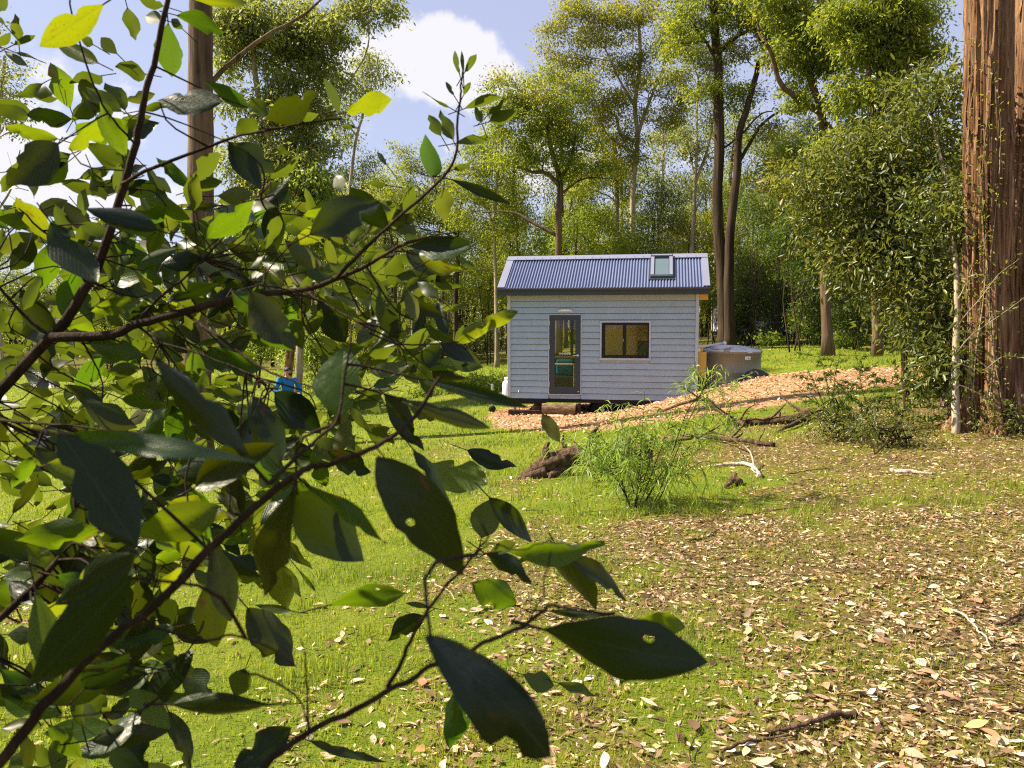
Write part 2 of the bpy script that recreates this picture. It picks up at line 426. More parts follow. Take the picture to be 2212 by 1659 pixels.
def fg_leaf_mat(name='sunlit_leaf', dk=1.0, tr=1.0, tf=0.26):
    m, nt = new_mat(name); b = NB(nt)
    co = b.coord('Object'); rn = b.objrnd()
    off = b.n('ShaderNodeCombineXYZ'); b.set(off.inputs[2], b.math('MULTIPLY', rn, 37.0))
    va = b.n('ShaderNodeVectorMath', operation='ADD'); b.set(va.inputs[0], co); b.set(va.inputs[1], off.outputs[0])
    v = va.outputs[0]
    base = b.ramp(rn, [(0.0, (0.004, 0.014, 0.008)), (0.35, (0.008, 0.022, 0.006)), (0.7, (0.016, 0.032, 0.004)), (1.0, (0.028, 0.040, 0.004))])
    big = b.noise(v, 4.0, 3, 0.5)
    spots = b.noise(v, 22.0, 3, 0.6)
    base = b.mix(b.rng(big, 0.5, 0.75, 0, 0.55), base, (0.028, 0.040, 0.005))
    sp = b.rng(spots, 0.60, 0.72, 0, 0.75)
    base = b.mix(sp, base, (0.010, 0.012, 0.005))
    brown = b.rng(b.noise(v, 2.2, 2, 0.5), 0.69, 0.74, 0, 0.9)
    base = b.mix(brown, base, (0.13, 0.060, 0.018))
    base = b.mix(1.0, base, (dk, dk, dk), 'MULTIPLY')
    sx = b.n('ShaderNodeSeparateXYZ'); b.set(sx.inputs[0], co)
    ax = b.math('ABSOLUTE', sx.outputs[0])
    rib = b.rng(ax, 0.004, 0.016, 0.8, 0)
    wv = b.n('ShaderNodeTexWave', wave_type='BANDS', bands_direction='Y')
    vv = b.n('ShaderNodeCombineXYZ'); b.set(vv.inputs[1], b.math('SUBTRACT', sx.outputs[1], b.math('MULTIPLY', ax, 0.9)))
    b.set(wv.inputs['Vector'], vv.outputs[0]); wv.inputs['Scale'].default_value = 3.6; wv.inputs['Distortion'].default_value = 1.2; wv.inputs['Detail'].default_value = 2
    vein = b.rng(wv.outputs['Fac'], 0.90, 1.0, 0, 0.22)
    vf = b.math('MAXIMUM', rib, vein)
    top = b.mix(b.math('MULTIPLY', vf, 0.5), base, (0.09 * dk, 0.12 * dk, 0.03 * dk))
    nrm = b.bump(b.math('SUBTRACT', b.math('MULTIPLY', big, 0.6), b.math('MULTIPLY', vf, 0.5)), 0.25, 0.01)
    p = b.bsdf(top, b.rng(spots, 0.4, 0.7, 0.30, 0.46), 0.24, normal=nrm)
    t = b.n('ShaderNodeBsdfTranslucent')
    tcol = b.ramp(rn, [(0.0, (0.10, 0.22, 0.004)), (0.5, (0.24, 0.36, 0.004)), (1.0, (0.38, 0.42, 0.005))])
    tcol = b.mix(b.math('MULTIPLY', sp, 0.9), tcol, (0.03, 0.035, 0.005))
    tcol = b.mix(brown, tcol, (0.30, 0.10, 0.01))
    tcol = b.mix(b.math('MULTIPLY', vf, 0.5), tcol, (0.12, 0.20, 0.01))
    b.set(t.inputs['Color'], b.mix(1.0, tcol, (tr, tr, tr), 'MULTIPLY'))
    mx = b.n('ShaderNodeMixShader'); mx.inputs[0].default_value = tf
    nt.links.new(p, mx.inputs[1]); nt.links.new(t.outputs[0], mx.inputs[2])
    b.out(mx.outputs[0])
    return m
MT['fg_leaf'] = fg_leaf_mat('sunlit_leaf', 1.4, 1.1, 0.32)  # brighter copy, mostly for leaves marked sunlit
MT['fg_leaf_shade'] = fg_leaf_mat('shaded_leaf', 0.55, 0.5, 0.13)  # darker copy of the same leaf, shade painted into its colour

def ground_mat():
    m, nt = new_mat('ground'); b = NB(nt)
    co = b.pos()
    mul = b.attr('mulch'); lit = b.attr('litter'); fst = b.attr('forest')
    n1 = b.noise(co, 0.6, 6, 0.6); n2 = b.noise(co, 7.0, 6, 0.7); n3 = b.noise(co, 45.0, 5, 0.7)
    lawn = b.ramp(b.math('ADD', b.math('MULTIPLY', n1, 0.5), b.math('MULTIPLY', n2, 0.5)),
                  [(0.30, (0.060, 0.095, 0.010)), (0.48, (0.125, 0.170, 0.014)), (0.60, (0.190, 0.200, 0.024)), (0.72, (0.24, 0.19, 0.06))])
    soil = b.ramp(b.math('ADD', b.math('MULTIPLY', n3, 0.6), b.math('MULTIPLY', n2, 0.4)),
                  [(0.34, (0.035, 0.024, 0.010)), (0.5, (0.13, 0.095, 0.035)), (0.64, (0.30, 0.215, 0.10))])
    soil = b.mix(b.rng(b.noise(co, 1.7, 5, 0.65), 0.42, 0.60, 0, 0.75), soil, b.ramp(n3, [(0.32, (0.06, 0.065, 0.008)), (0.55, (0.17, 0.175, 0.016)), (0.7, (0.26, 0.24, 0.04))]))
    chip = b.ramp(n3, [(0.32, (0.15, 0.075, 0.04)), (0.5, (0.40, 0.23, 0.12)), (0.68, (0.58, 0.38, 0.22))])
    lf = b.math('ADD', lit, b.math('MULTIPLY', b.math('SUBTRACT', b.noise(co, 2.5, 5, 0.65), 0.5), 1.3))
    c = b.mix(b.rng(lf, 0.35, 0.65), lawn, soil)
    c = b.mix(b.rng(b.math('ADD', fst, b.math('MULTIPLY', b.math('SUBTRACT', n1, 0.5), 0.8)), 0.4, 0.7, 0, 0.85), c, b.mix(0.5, soil, (0.05, 0.05, 0.015)))
    mf = b.math('ADD', mul, b.math('MULTIPLY', b.math('SUBTRACT', b.noise(co, 3.0, 5, 0.7), 0.5), 0.7))
    c = b.mix(b.rng(mf, 0.42, 0.58), c, chip)
    h = b.math('ADD', b.math('MULTIPLY', n2, 0.6), b.math('MULTIPLY', n3, 0.5))
    b.out(b.bsdf(c, 0.95, 0.1, normal=b.bump(h, 0.9, 0.05)))
    return m
MT['ground'] = ground_mat()
# ------------------------------------------------------------------ terrain
CTRL = np.array([
    (0, 0, 0), (-3, 0, -.06), (3, 0, .05), (0, 3, 0), (2.5, 3, .03), (-2.5, 3, -.08), (0, -8, 0.05), (-8, -4, -.2), (8, -4, .25),
    (0.6, 9.5, -.15), (2.6, 9, -.02), (5.95, 10.2, .24), (9, 9, .35), (-3.5, 9, -.5), (-7, 10, -.85), (4, 6, .08), (-4, 5, -.3),
    (.2, 15.8, -.5), (1.6, 14.2, -.36), (3.1, 14, -.12), (4.4, 12.7, .04), (6.5, 12.5, .36),
    (2.6, 17, -.22), (3.9, 17, .09), (5.3, 17.2, .43), (6.9, 17, .62), (9.4, 17, .60), (12, 16, .70), (1.2, 17.2, -.56), (5.0, 14.2, .16), (8.2, 15, .42), (0.0, 18, -.68),
    (4.6, 19.6, -.35), (2.5, 20.5, -.72), (0.3, 20.9, -.76), (-.8, 21, -.80), (6.2, 20.8, -.40), (7.8, 20.5, .30), (2.5, 24, -.62), (-1, 24, -.85),
    (8.4, 24, .32), (16, 40, .66), (13, 28, .45), (18, 20, .75), (25, 38, .9), (5, 38, .10), (10, 38, .5),
    (-1.6, 50, -1.05), (-5.9, 20.5, -1.25), (-10, 20, -1.45), (-23, 45, -1.4), (-12, 34, -1.3), (-3, 30, -1.0), (2, 40, -.45),
    (8, 62, .2), (-10, 66, -1.2), (25, 66, .8), (-40, 60, -1.3), (50, 60, 1.2), (-45, 10, -2.0), (45, 10, 1.6), (40, -20, 1.2), (-40, -20, -1.4),
    (0, 110, -.4), (-70, 100, -1.0), (70, 100, .8), (0, -30, 0.1)], dtype=float)
def _tps(r2): return 0.5 * r2 * np.log(r2 + 1e-9)
def _fit(c):
    n = len(c); d2 = ((c[:, None, :2] - c[None, :, :2]) ** 2).sum(-1)
    A = np.zeros((n + 3, n + 3)); A[:n, :n] = _tps(d2) + np.eye(n) * 0.6
    A[:n, n] = 1; A[:n, n + 1:] = c[:, :2]; A[n, :n] = 1; A[n + 1:, :n] = c[:, :2].T
    return np.linalg.solve(A, np.concatenate([c[:, 2], np.zeros(3)]))
_W = _fit(CTRL)
def gz(x, y):
    x = np.asarray(x, float); y = np.asarray(y, float); sh = x.shape
    x = x.ravel(); y = y.ravel()
    r = np.hypot(x, y - 30); k = np.minimum(1.0, 95 / (r + 1e-6))
    xx = x * k; yy = 30 + (y - 30) * k
    d2 = (xx[:, None] - CTRL[None, :, 0]) ** 2 + (yy[:, None] - CTRL[None, :, 1]) ** 2
    z = _tps(d2) @ _W[:-3] + _W[-3] + xx * _W[-2] + yy * _W[-1]
    z = np.clip(z, -2.5, 2.5)
    z = z + (fbm(x * 1.3 + 40, y * 1.3 + 70, 3) - 0.5) * 0.06
    return z.reshape(sh)
def G(x, y): return float(gz(np.array([x]), np.array([y]))[0])
def on_ground(px, py, y0=1.0, y1=140.0):          # where the ray of a 1024-pixel meets the ground
    d = ray(px, py)
    t = np.geomspace(y0, y1, 500) / d.y
    h = CAM_Z + d.z * t - gz(d.x * t, d.y * t)
    i = int(np.argmax(h < 0)) if (h < 0).any() else len(t) - 1
    tt = t[i]
    return Vector((d.x * tt, d.y * tt, G(d.x * tt, d.y * tt)))
def on_ground_f(fx, fy): return on_ground(fx / FS, fy / FS)

MULCH = np.array([(-.3, 17), (.2, 15.9), (1.5, 14.3), (3.0, 14.3), (4.9, 14.2), (6.3, 14.5), (8.2, 15.1), (12, 15.5), (13, 18.2), (8.2, 18.6), (6.3, 19.6), (6.2, 23), (-.2, 23), (-.7, 20)], float)
def poly_sd(x, y, poly):
    d = np.full(x.shape, 1e9); inside = np.zeros(x.shape, bool)
    n = len(poly)
    for i in range(n):
        a = poly[i]; b = poly[(i + 1) % n]
        e = b - a; wx = x - a[0]; wy = y - a[1]
        t = np.clip((wx * e[0] + wy * e[1]) / (e @ e), 0, 1)
        d = np.minimum(d, np.hypot(wx - e[0] * t, wy - e[1] * t))
        c = ((a[1] <= y) & (b[1] > y)) | ((b[1] <= y) & (a[1] > y))
        with np.errstate(divide='ignore', invalid='ignore'):
            xi = a[0] + (y - a[1]) / (b[1] - a[1]) * e[0]
        inside ^= c & (x < xi)
    return np.where(inside, d, -d)
def m_mulch(x, y): return sstep(-0.35, 0.35, poly_sd(x, y, MULCH) + (fbm(x * 1.5, y * 1.5) - .5) * 0.9)
def m_litter(x, y):
    d = 0.46 + 0.185 * x - 0.045 * (y - 3)
    d = np.where(y > 10.5, d - (y - 10.5) * 0.25, d)
    bank = np.exp(-(((x - 4.6) / 1.6) ** 2 + ((y - 9.9) / 1.0) ** 2)) * 0.6
    tree = np.exp(-(((x - 6.5) / 2.0) ** 2 + ((y - 10.3) / 1.8) ** 2)) * 0.6
    d = np.clip(d, 0.04, 0.85) + bank + tree + (fbm(x * .8 + 5, y * .8 + 3) - .5) * 1.5 + (fbm(x * 3.3, y * 3.3) - .5) * .8
    return np.clip(d, 0, 1)
def m_forest(x, y):
    edge = np.where(x < 0, 52 + 0.0 * x, 46 - np.clip(x - 4, 0, 8) * 1.1)
    return sstep(-3, 4, y - edge + (fbm(x * .25, y * .25) - .5) * 8)

def build_ground():
    def axis(a, lim, n):
        t = np.linspace(-1, 1, n); return np.sinh(t * a) / math.sinh(a) * lim
    xs = axis(4.2, 320, 241); ys = 8 + axis(4.0, 330, 241)
    X, Y = np.meshgrid(xs, ys); Z = gz(X, Y)
    v = np.stack([X, Y, Z], -1).reshape(-1, 3); n = len(xs)
    i, j = np.meshgrid(np.arange(len(ys) - 1), np.arange(n - 1), indexing='ij')
    a = (i * n + j).ravel()
    me = mesh_np('ground', v, [np.stack([a, a + 1, a + n + 1, a + n], -1)], smooth=True)
    for nm, f in (('mulch', m_mulch), ('litter', m_litter), ('forest', m_forest)):
        at = me.attributes.new(nm, 'FLOAT', 'POINT'); at.data.foreach_set('value', f(X, Y).ravel().astype(np.float32))
    o = link('ground', me, MT['ground']); tag(o, 'sloping lawn and bare litter ground of the clearing', kind='structure')
build_ground()

def scatter_view(n, y0, y1, half=0.70, pad=0.6, rng=RNG, power=1.0):
    """random ground points in the part of the clearing the camera looks over, denser near by"""
    u = rng.random(n)
    y = (y0 ** (2 - power) + u * (y1 ** (2 - power) - y0 ** (2 - power))) ** (1 / (2 - power)) if power != 2 else y0 * (y1 / y0) ** u
    x = (rng.random(n) * 2 - 1) * (half * y + pad)
    return x, y

def build_grass():
    V = []; Fq = []; Rn = []; b = 0
    #        count  y0   y1   height       width    bands: nearer finer, farther as small tufts
    for cnt, y0, y1, h0, h1, w in ((110000, 2.0, 7.0, .025, .065, .0055), (90000, 6.5, 14, .03, .075, .010), (70000, 13, 30, .04, .09, .022), (40000, 28, 60, .06, .13, .06)):
        x, y = scatter_view(cnt, y0, y1)
        lit = m_litter(x, y); mul = m_mulch(x, y); fo = m_forest(x, y)
        clump = fbm(x * 2.3 + 11, y * 2.3 + 5, 3)
        keep = RNG.random(cnt) < np.clip((1.10 - lit * 0.80), 0, 1) * (1 - mul * 0.985) * (1 - fo * .6) * np.clip(0.25 + clump * 1.3, 0, 1)
        x = x[keep]; y = y[keep]; clump = clump[keep]; lit = lit[keep]; n = len(x)
        tuft = sstep(.58, .70, fbm(x * 3.1 + 31, y * 3.1 + 8, 2))
        z = gz(x, y) - 0.004
        h = (h0 + (h1 - h0) * RNG.random(n)) * (0.7 + 0.9 * tuft)
        ang = RNG.random(n) * 2 * np.pi
        lean = RNG.random(n) * 0.9
        ax = unit(np.stack([np.cos(ang) * lean, np.sin(ang) * lean, np.ones(n)], -1))
        s = np.stack([-np.sin(ang + RNG.normal(0, .5, n)), np.cos(ang), np.zeros(n)], -1) * (w * (0.7 + RNG.random(n) * .7) / 2)[:, None]
        p = np.stack([x, y, z], -1)
        V.append(np.stack([p - s, p + s, p + ax * h[:, None]], 1).reshape(-1, 3))
        Fq.append(np.arange(n * 3).reshape(-1, 3) + b); b += n * 3
        green = fbm(x * .8 + 50, y * .8 + 20, 4)
        rr = np.clip(0.42 + (green - .5) * 1.0 + (lit - .3) * .25 - tuft * .22 + RNG.normal(0, .13, n), 0, 1)
        rr = np.where(RNG.random(n) < 0.05 + lit * .12, 0.88 + RNG.random(n) * .12, rr)
        Rn.append(rr)
    me = mesh_np('grass', np.concatenate(V), [np.concatenate(Fq)], np.concatenate(Rn))
    tag(link('grass', me, MT['grass']), 'short patchy green lawn grass over the clearing', 'grass', kind='stuff')
build_grass()

def build_litter():
    V = []; F = []; Rn = []; b = 0
    for cnt, y0, y1, l0, l1 in ((120000, 1.9, 6.5, .012, .062), (80000, 6, 13, .022, .068), (22000, 12, 45, .05, .13)):
        x, y = scatter_view(cnt, y0, y1)
        lit = m_litter(x, y); mul = m_mulch(x, y)
        keep = RNG.random(cnt) < np.clip(lit * 1.15 - 0.03, 0.015, 1) * (1 - mul)
        x = x[keep]; y = y[keep]; n = len(x)
        z = gz(x, y) + RNG.random(n) * 0.014
        ang = RNG.random(n) * 2 * np.pi; el = RNG.normal(0, .25, n)
        ax = unit(np.stack([np.cos(ang), np.sin(ang), el], -1))
        nr = unit(np.stack([RNG.normal(0, .42, n), RNG.normal(0, .42, n), np.ones(n)], -1))
        ln = l0 + (l1 - l0) * RNG.random(n) ** 1.8
        wd = ln * (0.16 + 0.36 * RNG.random(n))
        v, f = leaves_np(np.stack([x, y, z], -1), ax, nr, ln, wd, fold=False)
        V.append(v); F.append(f[0] + b); b += len(v)
        Rn.append(np.clip(RNG.random(n) ** 1.1, 0, 1))
    me = mesh_np('leaf_litter', np.concatenate(V), [np.concatenate(F)], np.concatenate(Rn))
    tag(link('leaf_litter', me, MT['litter']), 'small dry brown leaf litter scattered over the ground', 'leaf litter', kind='stuff')
    # twigs lying in it
    mb = MB()
    x, y = scatter_view(900, 2.2, 12)
    for xx, yy in zip(x, y):
        if RNG.random() > m_litter(np.array([xx]), np.array([yy]))[0] + .05: continue
        a = RNG.random() * 6.28; l = .06 + .22 * RNG.random() ** 2
        p0 = np.array([xx, yy]); dv = np.array([math.cos(a), math.sin(a)]) * l; nv = np.array([-dv[1], dv[0]]) * RNG.normal(0, .18)
        pts = [(*(p0 + dv * t + nv * math.sin(t * 3.1)), 0) for t in (0, .35, .7, 1)]
        pts = [(px, py, G(px, py) + .012 + .02 * RNG.random()) for px, py, _ in pts]
        mb.tube(pts, [.003, .0028, .0022, .001], 4, False)
    tag(mb.build('twig_litter', MT['deadwood']), 'thin fallen twigs strewn among the leaf litter', 'twigs', kind='stuff')
    # wood chips of the mulch mound
    x, y = scatter_view(90000, 11.5, 23.5, power=0.6)
    keep = RNG.random(len(x)) < m_mulch(x, y) ** 2
    x = x[keep]; y = y[keep]; n = len(x)
    ang = RNG.random(n) * 2 * np.pi
    ax = unit(np.stack([np.cos(ang), np.sin(ang), RNG.normal(0, .35, n)], -1))
    nr = unit(np.stack([RNG.normal(0, .5, n), RNG.normal(0, .5, n), np.ones(n)], -1))
    ln = .03 + .075 * RNG.random(n) ** 1.5
    v, f = leaves_np(np.stack([x, y, gz(x, y) + .01 + RNG.random(n) * .02], -1), ax, nr, ln, ln * (.25 + .3 * RNG.random(n)))
    me = mesh_np('wood_chips', v, f, np.clip(RNG.random(n) + RNG.normal(0, .1, n), 0, 1))
    tag(link('wood_chips', me, MT['chip']), 'orange brown wood chip mulch covering the mound', 'wood chips', kind='stuff')
build_litter()

def fallen_leaf_mesh(k):
    rng = np.random.default_rng(100 + k)
    n = 7; t = np.linspace(0, 1, n)
    w = np.sin(np.pi * t ** (0.75 + .3 * rng.random())) * (0.16 + .13 * rng.random()); w[0] = .012; w[-1] = 0.004
    bend = .10 * (rng.random() - .3); curl = .05 + .25 * rng.random(); tw = rng.normal(0, .5); sw = rng.normal(0, .12)
    V = []
    for i in range(n):
        z = bend * math.sin(math.pi * t[i]) + .03
        a = tw * (t[i] - .5); cx = sw * math.sin(math.pi * t[i])
        for s in (-1, 0, 1):
            x = s * w[i]
            zz = z + (abs(s) * curl * w[i])
            V.append((cx + x * math.cos(a) - 0, t[i], zz + x * math.sin(a)))
    F = []
    for i in range(n - 1):
        for c in (0, 1): F.append((i * 3 + c, i * 3 + c + 1, i * 3 + c + 4, i * 3 + c + 3))
    me = bpy.data.meshes.new('fallen_leaf'); me.from_pydata(V, [], F); me.update()
    me.polygons.foreach_set('use_smooth', np.ones(len(F), bool))
    me.materials.append(MT['litter_obj'])
    return me
def build_fallen():
    meshes = [fallen_leaf_mesh(k) for k in range(8)]
    rng = np.random.default_rng(5); k = 0
    while k < 300:
        y = 2.25 + 2.6 * rng.random() ** 1.3; x = (rng.random() * 2 - 1) * (0.66 * y)
        if rng.random() > m_litter(np.array([x]), np.array([y]))[0] * 1.3 + .05: continue
        o = bpy.data.objects.new('fallen_leaf', meshes[k % 8]); COL.objects.link(o)
        s = .05 + .045 * rng.random()
        o.scale = (s, s, s)
        o.location = (x, y, G(x, y) + .012)
        o.rotation_euler = (rng.normal(0, .22), rng.normal(0, .25), rng.random() * 6.28)
        tag(o, 'dry curled gum leaf lying on the leaf litter', 'fallen leaf', 'larger dry leaves lying on the leaf litter')
        k += 1
build_fallen()
# ------------------------------------------------------------------ the cabin
MT['board'] = paint('board_paint', (0.33, 0.42, 0.51), 0.55, 0.35, var=0.06, scale=2.0, bump=0.15, dirt=0.16)
MT['trim'] = paint('trim_paint', (0.40, 0.47, 0.56), 0.5, 0.4, var=0.04, scale=3.0)
MT['roof'] = paint('roof_steel', (0.105, 0.130, 0.24), 0.42, 0.5, metal=0.1, var=0.05, scale=1.5)
MT['flash'] = paint('flashing_steel', (0.215, 0.225, 0.32), 0.5, 0.5, metal=0.1, var=0.04, scale=1.5)
MT['charcoal'] = paint('charcoal_paint', (0.030, 0.037, 0.050), 0.42, 0.45, var=0.08, scale=3)
MT['black_frame'] = paint('black_aluminium', (0.006, 0.006, 0.007), 0.4, 0.3)
MT['chrome'] = paint('satin_steel', (0.62, 0.62, 0.62), 0.3, 0.5, metal=0.9)
MT['galv'] = paint('galvanised_steel', (0.36, 0.38, 0.40), 0.45, 0.5, metal=0.6, var=0.15, scale=8)
MT['white_plastic'] = paint('white_plastic', (0.78, 0.78, 0.80), 0.35, 0.5)
MT['soffit'] = paint('soffit_timber', (0.55, 0.36, 0.09), 0.6, 0.3)
MT['heater'] = paint('heater_paint', (0.46, 0.32, 0.06), 0.5, 0.4, var=0.05)
MT['rubber'] = paint('black_rubber', (0.012, 0.012, 0.013), 0.75, 0.25, var=.2, scale=9)
MT['chassis'] = paint('black_steel', (0.010, 0.010, 0.012), 0.6, 0.3)
MT['ply'] = paint('interior_ply', (0.80, 0.58, 0.20), 0.5, 0.35, var=.08, scale=1.2)
MT['ply_floor'] = paint('interior_floor', (0.62, 0.46, 0.18), 0.5, 0.35, var=.12, scale=2)
MT['cabinet'] = paint('cabinet_laminate', (0.82, 0.60, 0.22), 0.45, 0.4)
MT['worktop'] = paint('dark_worktop', (0.03, 0.028, 0.028), 0.35, 0.5)
MT['teal'] = paint('teal_cushion', (0.01, 0.20, 0.30), 0.9, 0.1, var=.15, scale=9)
MT['greyfab'] = paint('grey_fabric', (0.13, 0.13, 0.14), 0.95, 0.1, var=.15, scale=9)
MT['darkfab'] = paint('dark_vinyl', (0.020, 0.022, 0.026), 0.45, 0.4)
MT['timber_edge'] = paint('timber_edge', (0.55, 0.40, 0.26), 0.5, 0.3)

def glass_mat(name, tint, refl=0.12, blind=None):
    m, nt = new_mat(name); b = NB(nt)
    tr = b.n('ShaderNodeBsdfTransparent'); b.set(tr.inputs['Color'], tint)
    gl = b.n('ShaderNodeBsdfGlossy'); b.set(gl.inputs['Roughness'], 0.02)
    fr = b.n('ShaderNodeFresnel'); fr.inputs['IOR'].default_value = 1.5
    mx = b.n('ShaderNodeMixShader'); b.set(mx.inputs[0], b.math('MULTIPLY', b.math('ADD', fr.outputs[0], refl), 0.7))
    nt.links.new(tr.outputs[0], mx.inputs[1]); nt.links.new(gl.outputs[0], mx.inputs[2])
    b.out(mx.outputs[0]); return m
MT['glass'] = glass_mat('window_glass', (0.965, 0.97, 0.955, 1), 0.0)
MT['sky_glass'] = paint('skylight_glass', (0.10, 0.145, 0.165), 0.10, 0.8)
MT['decal'] = paint('glass_decal', (0.72, 0.72, 0.70), 0.6, 0.2)

TH = R(10.7)
H0 = P(507.8, 397.8, 20.9)                 # lower left corner of the front wall
HU = Vector((math.cos(TH), -math.sin(TH), 0)); HN = Vector((math.sin(TH), math.cos(TH), 0))
HW, HD = 4.92, 2.40
def uv(zx, zy, off=0.0):
    """a pixel of the close-up view of the cabin -> (u, w) on the front wall plane"""
    px = (1800 + zx * 0.49729) / 3.75; py = (900 + zy * 0.49729) / 3.75
    d = ray(px, py); o = Vector((0, 0, CAM_Z)); q = H0 - HN * off
    t = (q - o).dot(HN) / d.dot(HN)
    r = o + d * t - H0
    return r.dot(HU), r.z
house = empty('tiny_house', H0, -TH)
tag(house, 'grey weatherboard tiny house on wheels with blue corrugated roof', 'tiny house')
def hb(name, mat, parent, *boxes, bev=0.0):
    mb = MB()
    for bx in boxes: mb.box(*bx, bev=bev)
    o = mb.build(name, mat, parent)
    return o

WT = 2.72                                   # wall height to the fascia
du0, dw0 = uv(515, 1165); du1, dw1 = uv(768, 560)
wu0, ww0 = uv(903, 905); wu1, ww1 = uv(1290, 608)
def front_wall():
    wall = hb('wall', MT['board'], house,
              (0.05, du0 + .03, .02, .10, 0.02, WT), (du1 - .03, wu0 + .03, .02, .10, 0.02, WT), (wu1 - .03, HW - .05, .02, .10, 0.02, WT),
              (du0 + .03, du1 - .03, .02, .10, dw1 - .03, WT), (wu0 + .03, wu1 - .03, .02, .10, ww1 - .03, WT), (wu0 + .03, wu1 - .03, .02, .10, 0.02, ww0 + .03),
              (du0 + .03, du1 - .03, .02, .10, 0.0, dw0 + .03))
    lap = 0.1603
    z = 0.155 - lap
    k = 0
    while z < WT - 0.01:
        z0 = max(0.0, z); z1 = min(WT + .02, z + lap - .017)
        spans = [(0.085, HW - 0.085)]
        for (a, b_, lo, hi) in ((du0, du1, dw0, dw1), (wu0, wu1, ww0, ww1)):
            if z1 > lo + .02 and z0 < hi - .02:
                new = []
                for s, e in spans:
                    if b_ <= s or a >= e: new.append((s, e)); continue
                    if a - s > .02: new.append((s, a + .004))
                    if e - b_ > .02: new.append((b_ - .004, e))
                spans = new
        for s, e in spans:
            j = random.uniform(-.0012, .0012)
            v = []
            for x in (s, e):      # wedge profile: thick at the bottom edge, thin at the top
                v += [(x, -.034 + j, z0), (x, -.002 + j, z1), (x, .019, z1), (x, .019, z0)]
            mb = MB(); mb.add(v, [(0, 4, 5, 1), (1, 5, 6, 2), (2, 6, 7, 3), (3, 7, 4, 0), (0, 1, 2, 3), (4, 7, 6, 5)])
            mb.build('weatherboard', MT['board'], wall)
        z += lap; k += 1
    hb('corner_board', MT['trim'], wall, (0.0, .082, -.046, .06, -.01, WT), bev=.004)
    hb('corner_board', MT['trim'], wall, (HW - .082, HW, -.046, .06, -.01, WT), bev=.004)
    return wall
wall = front_wall()
for nm, bxs in (('end_wall', (HW - .06, HW, .062, HD - .06, 0, WT)), ('rear_wall', (0.0, HW, HD - .058, HD, 0.0, WT))):
    if nm == 'rear_wall':                  # the back wall has the window seen through the glass door
        ru0, ru1, rz0, rz1 = 0.75, 2.25, 1.05, 2.45
        hb(nm, MT['board'], house, (0, ru0, HD - .058, HD, 0, WT), (ru1, HW, HD - .058, HD, 0, WT), (ru0, ru1, HD - .058, HD, 0, rz0), (ru0, ru1, HD - .058, HD, rz1, WT))
        rw = hb('rear_window', MT['black_frame'], house, (ru0, ru1, HD - .07, HD + .01, rz0, rz0 + .05), (ru0, ru1, HD - .07, HD + .01, rz1 - .05, rz1), (ru0, ru0 + .05, HD - .07, HD + .01, rz0 + .05, rz1 - .05), (ru1 - .05, ru1, HD - .07, HD + .01, rz0 + .05, rz1 - .05), (1.40, 1.48, HD - .07, HD + .01, rz0 + .05, rz1 - .05))
        hb('pane', MT['glass'], rw, (ru0 + .05, ru1 - .05, HD - .03, HD - .024, rz0 + .05, rz1 - .05))
    else: hb(nm, MT['board'], house, bxs)
hb('end_wall', MT['board'], house, (0, .06, .062, .15, 0, WT), (0, .06, 2.25, HD - .06, 0, WT), (0, .06, .15, 2.25, 0, .12), (0, .06, .15, 2.25, 2.55, WT))
ew = hb('added_end_window', MT['black_frame'], house, (-.01, .07, .15, .20, .12, 2.55), (-.01, .07, 2.20, 2.25, .12, 2.55), (-.01, .07, .20, 2.20, .12, .17), (-.01, .07, .20, 2.20, 2.50, 2.55))  # unseen glazed opening, added so the sun brightens the interior
hb('pane', MT['glass'], ew, (.02, .026, .20, 2.20, .17, 2.50))
# gable ends under the roof
EAVE, RIDGE_Y = 0.27, 1.20
def roof_z(y): return ez + (y + EAVE) * slope
_u, ez = uv(900, 362, EAVE)                 # eave line on the plane of the gutter
rz_top = 3.445 - H0.z
slope = (rz_top - ez) / (RIDGE_Y + EAVE)
for x0 in (0.01, HW - .05):
    mb = MB()
    prof = [(0.02, WT - .01), (HD - .02, WT - .01), (HD - .02, roof_z(0.02) - .05), (RIDGE_Y, rz_top - .07), (0.02, roof_z(.02) - .05)]
    v = [(x, y, z) for x in (x0, x0 + .04) for y, z in prof]
    mb.add(v, [(i, (i + 1) % 5, (i + 1) % 5 + 5, i + 5) for i in range(5)], ngons=[[4, 3, 2, 1, 0], [5, 6, 7, 8, 9]])
    mb.build('gable_wall', MT['board'], house)

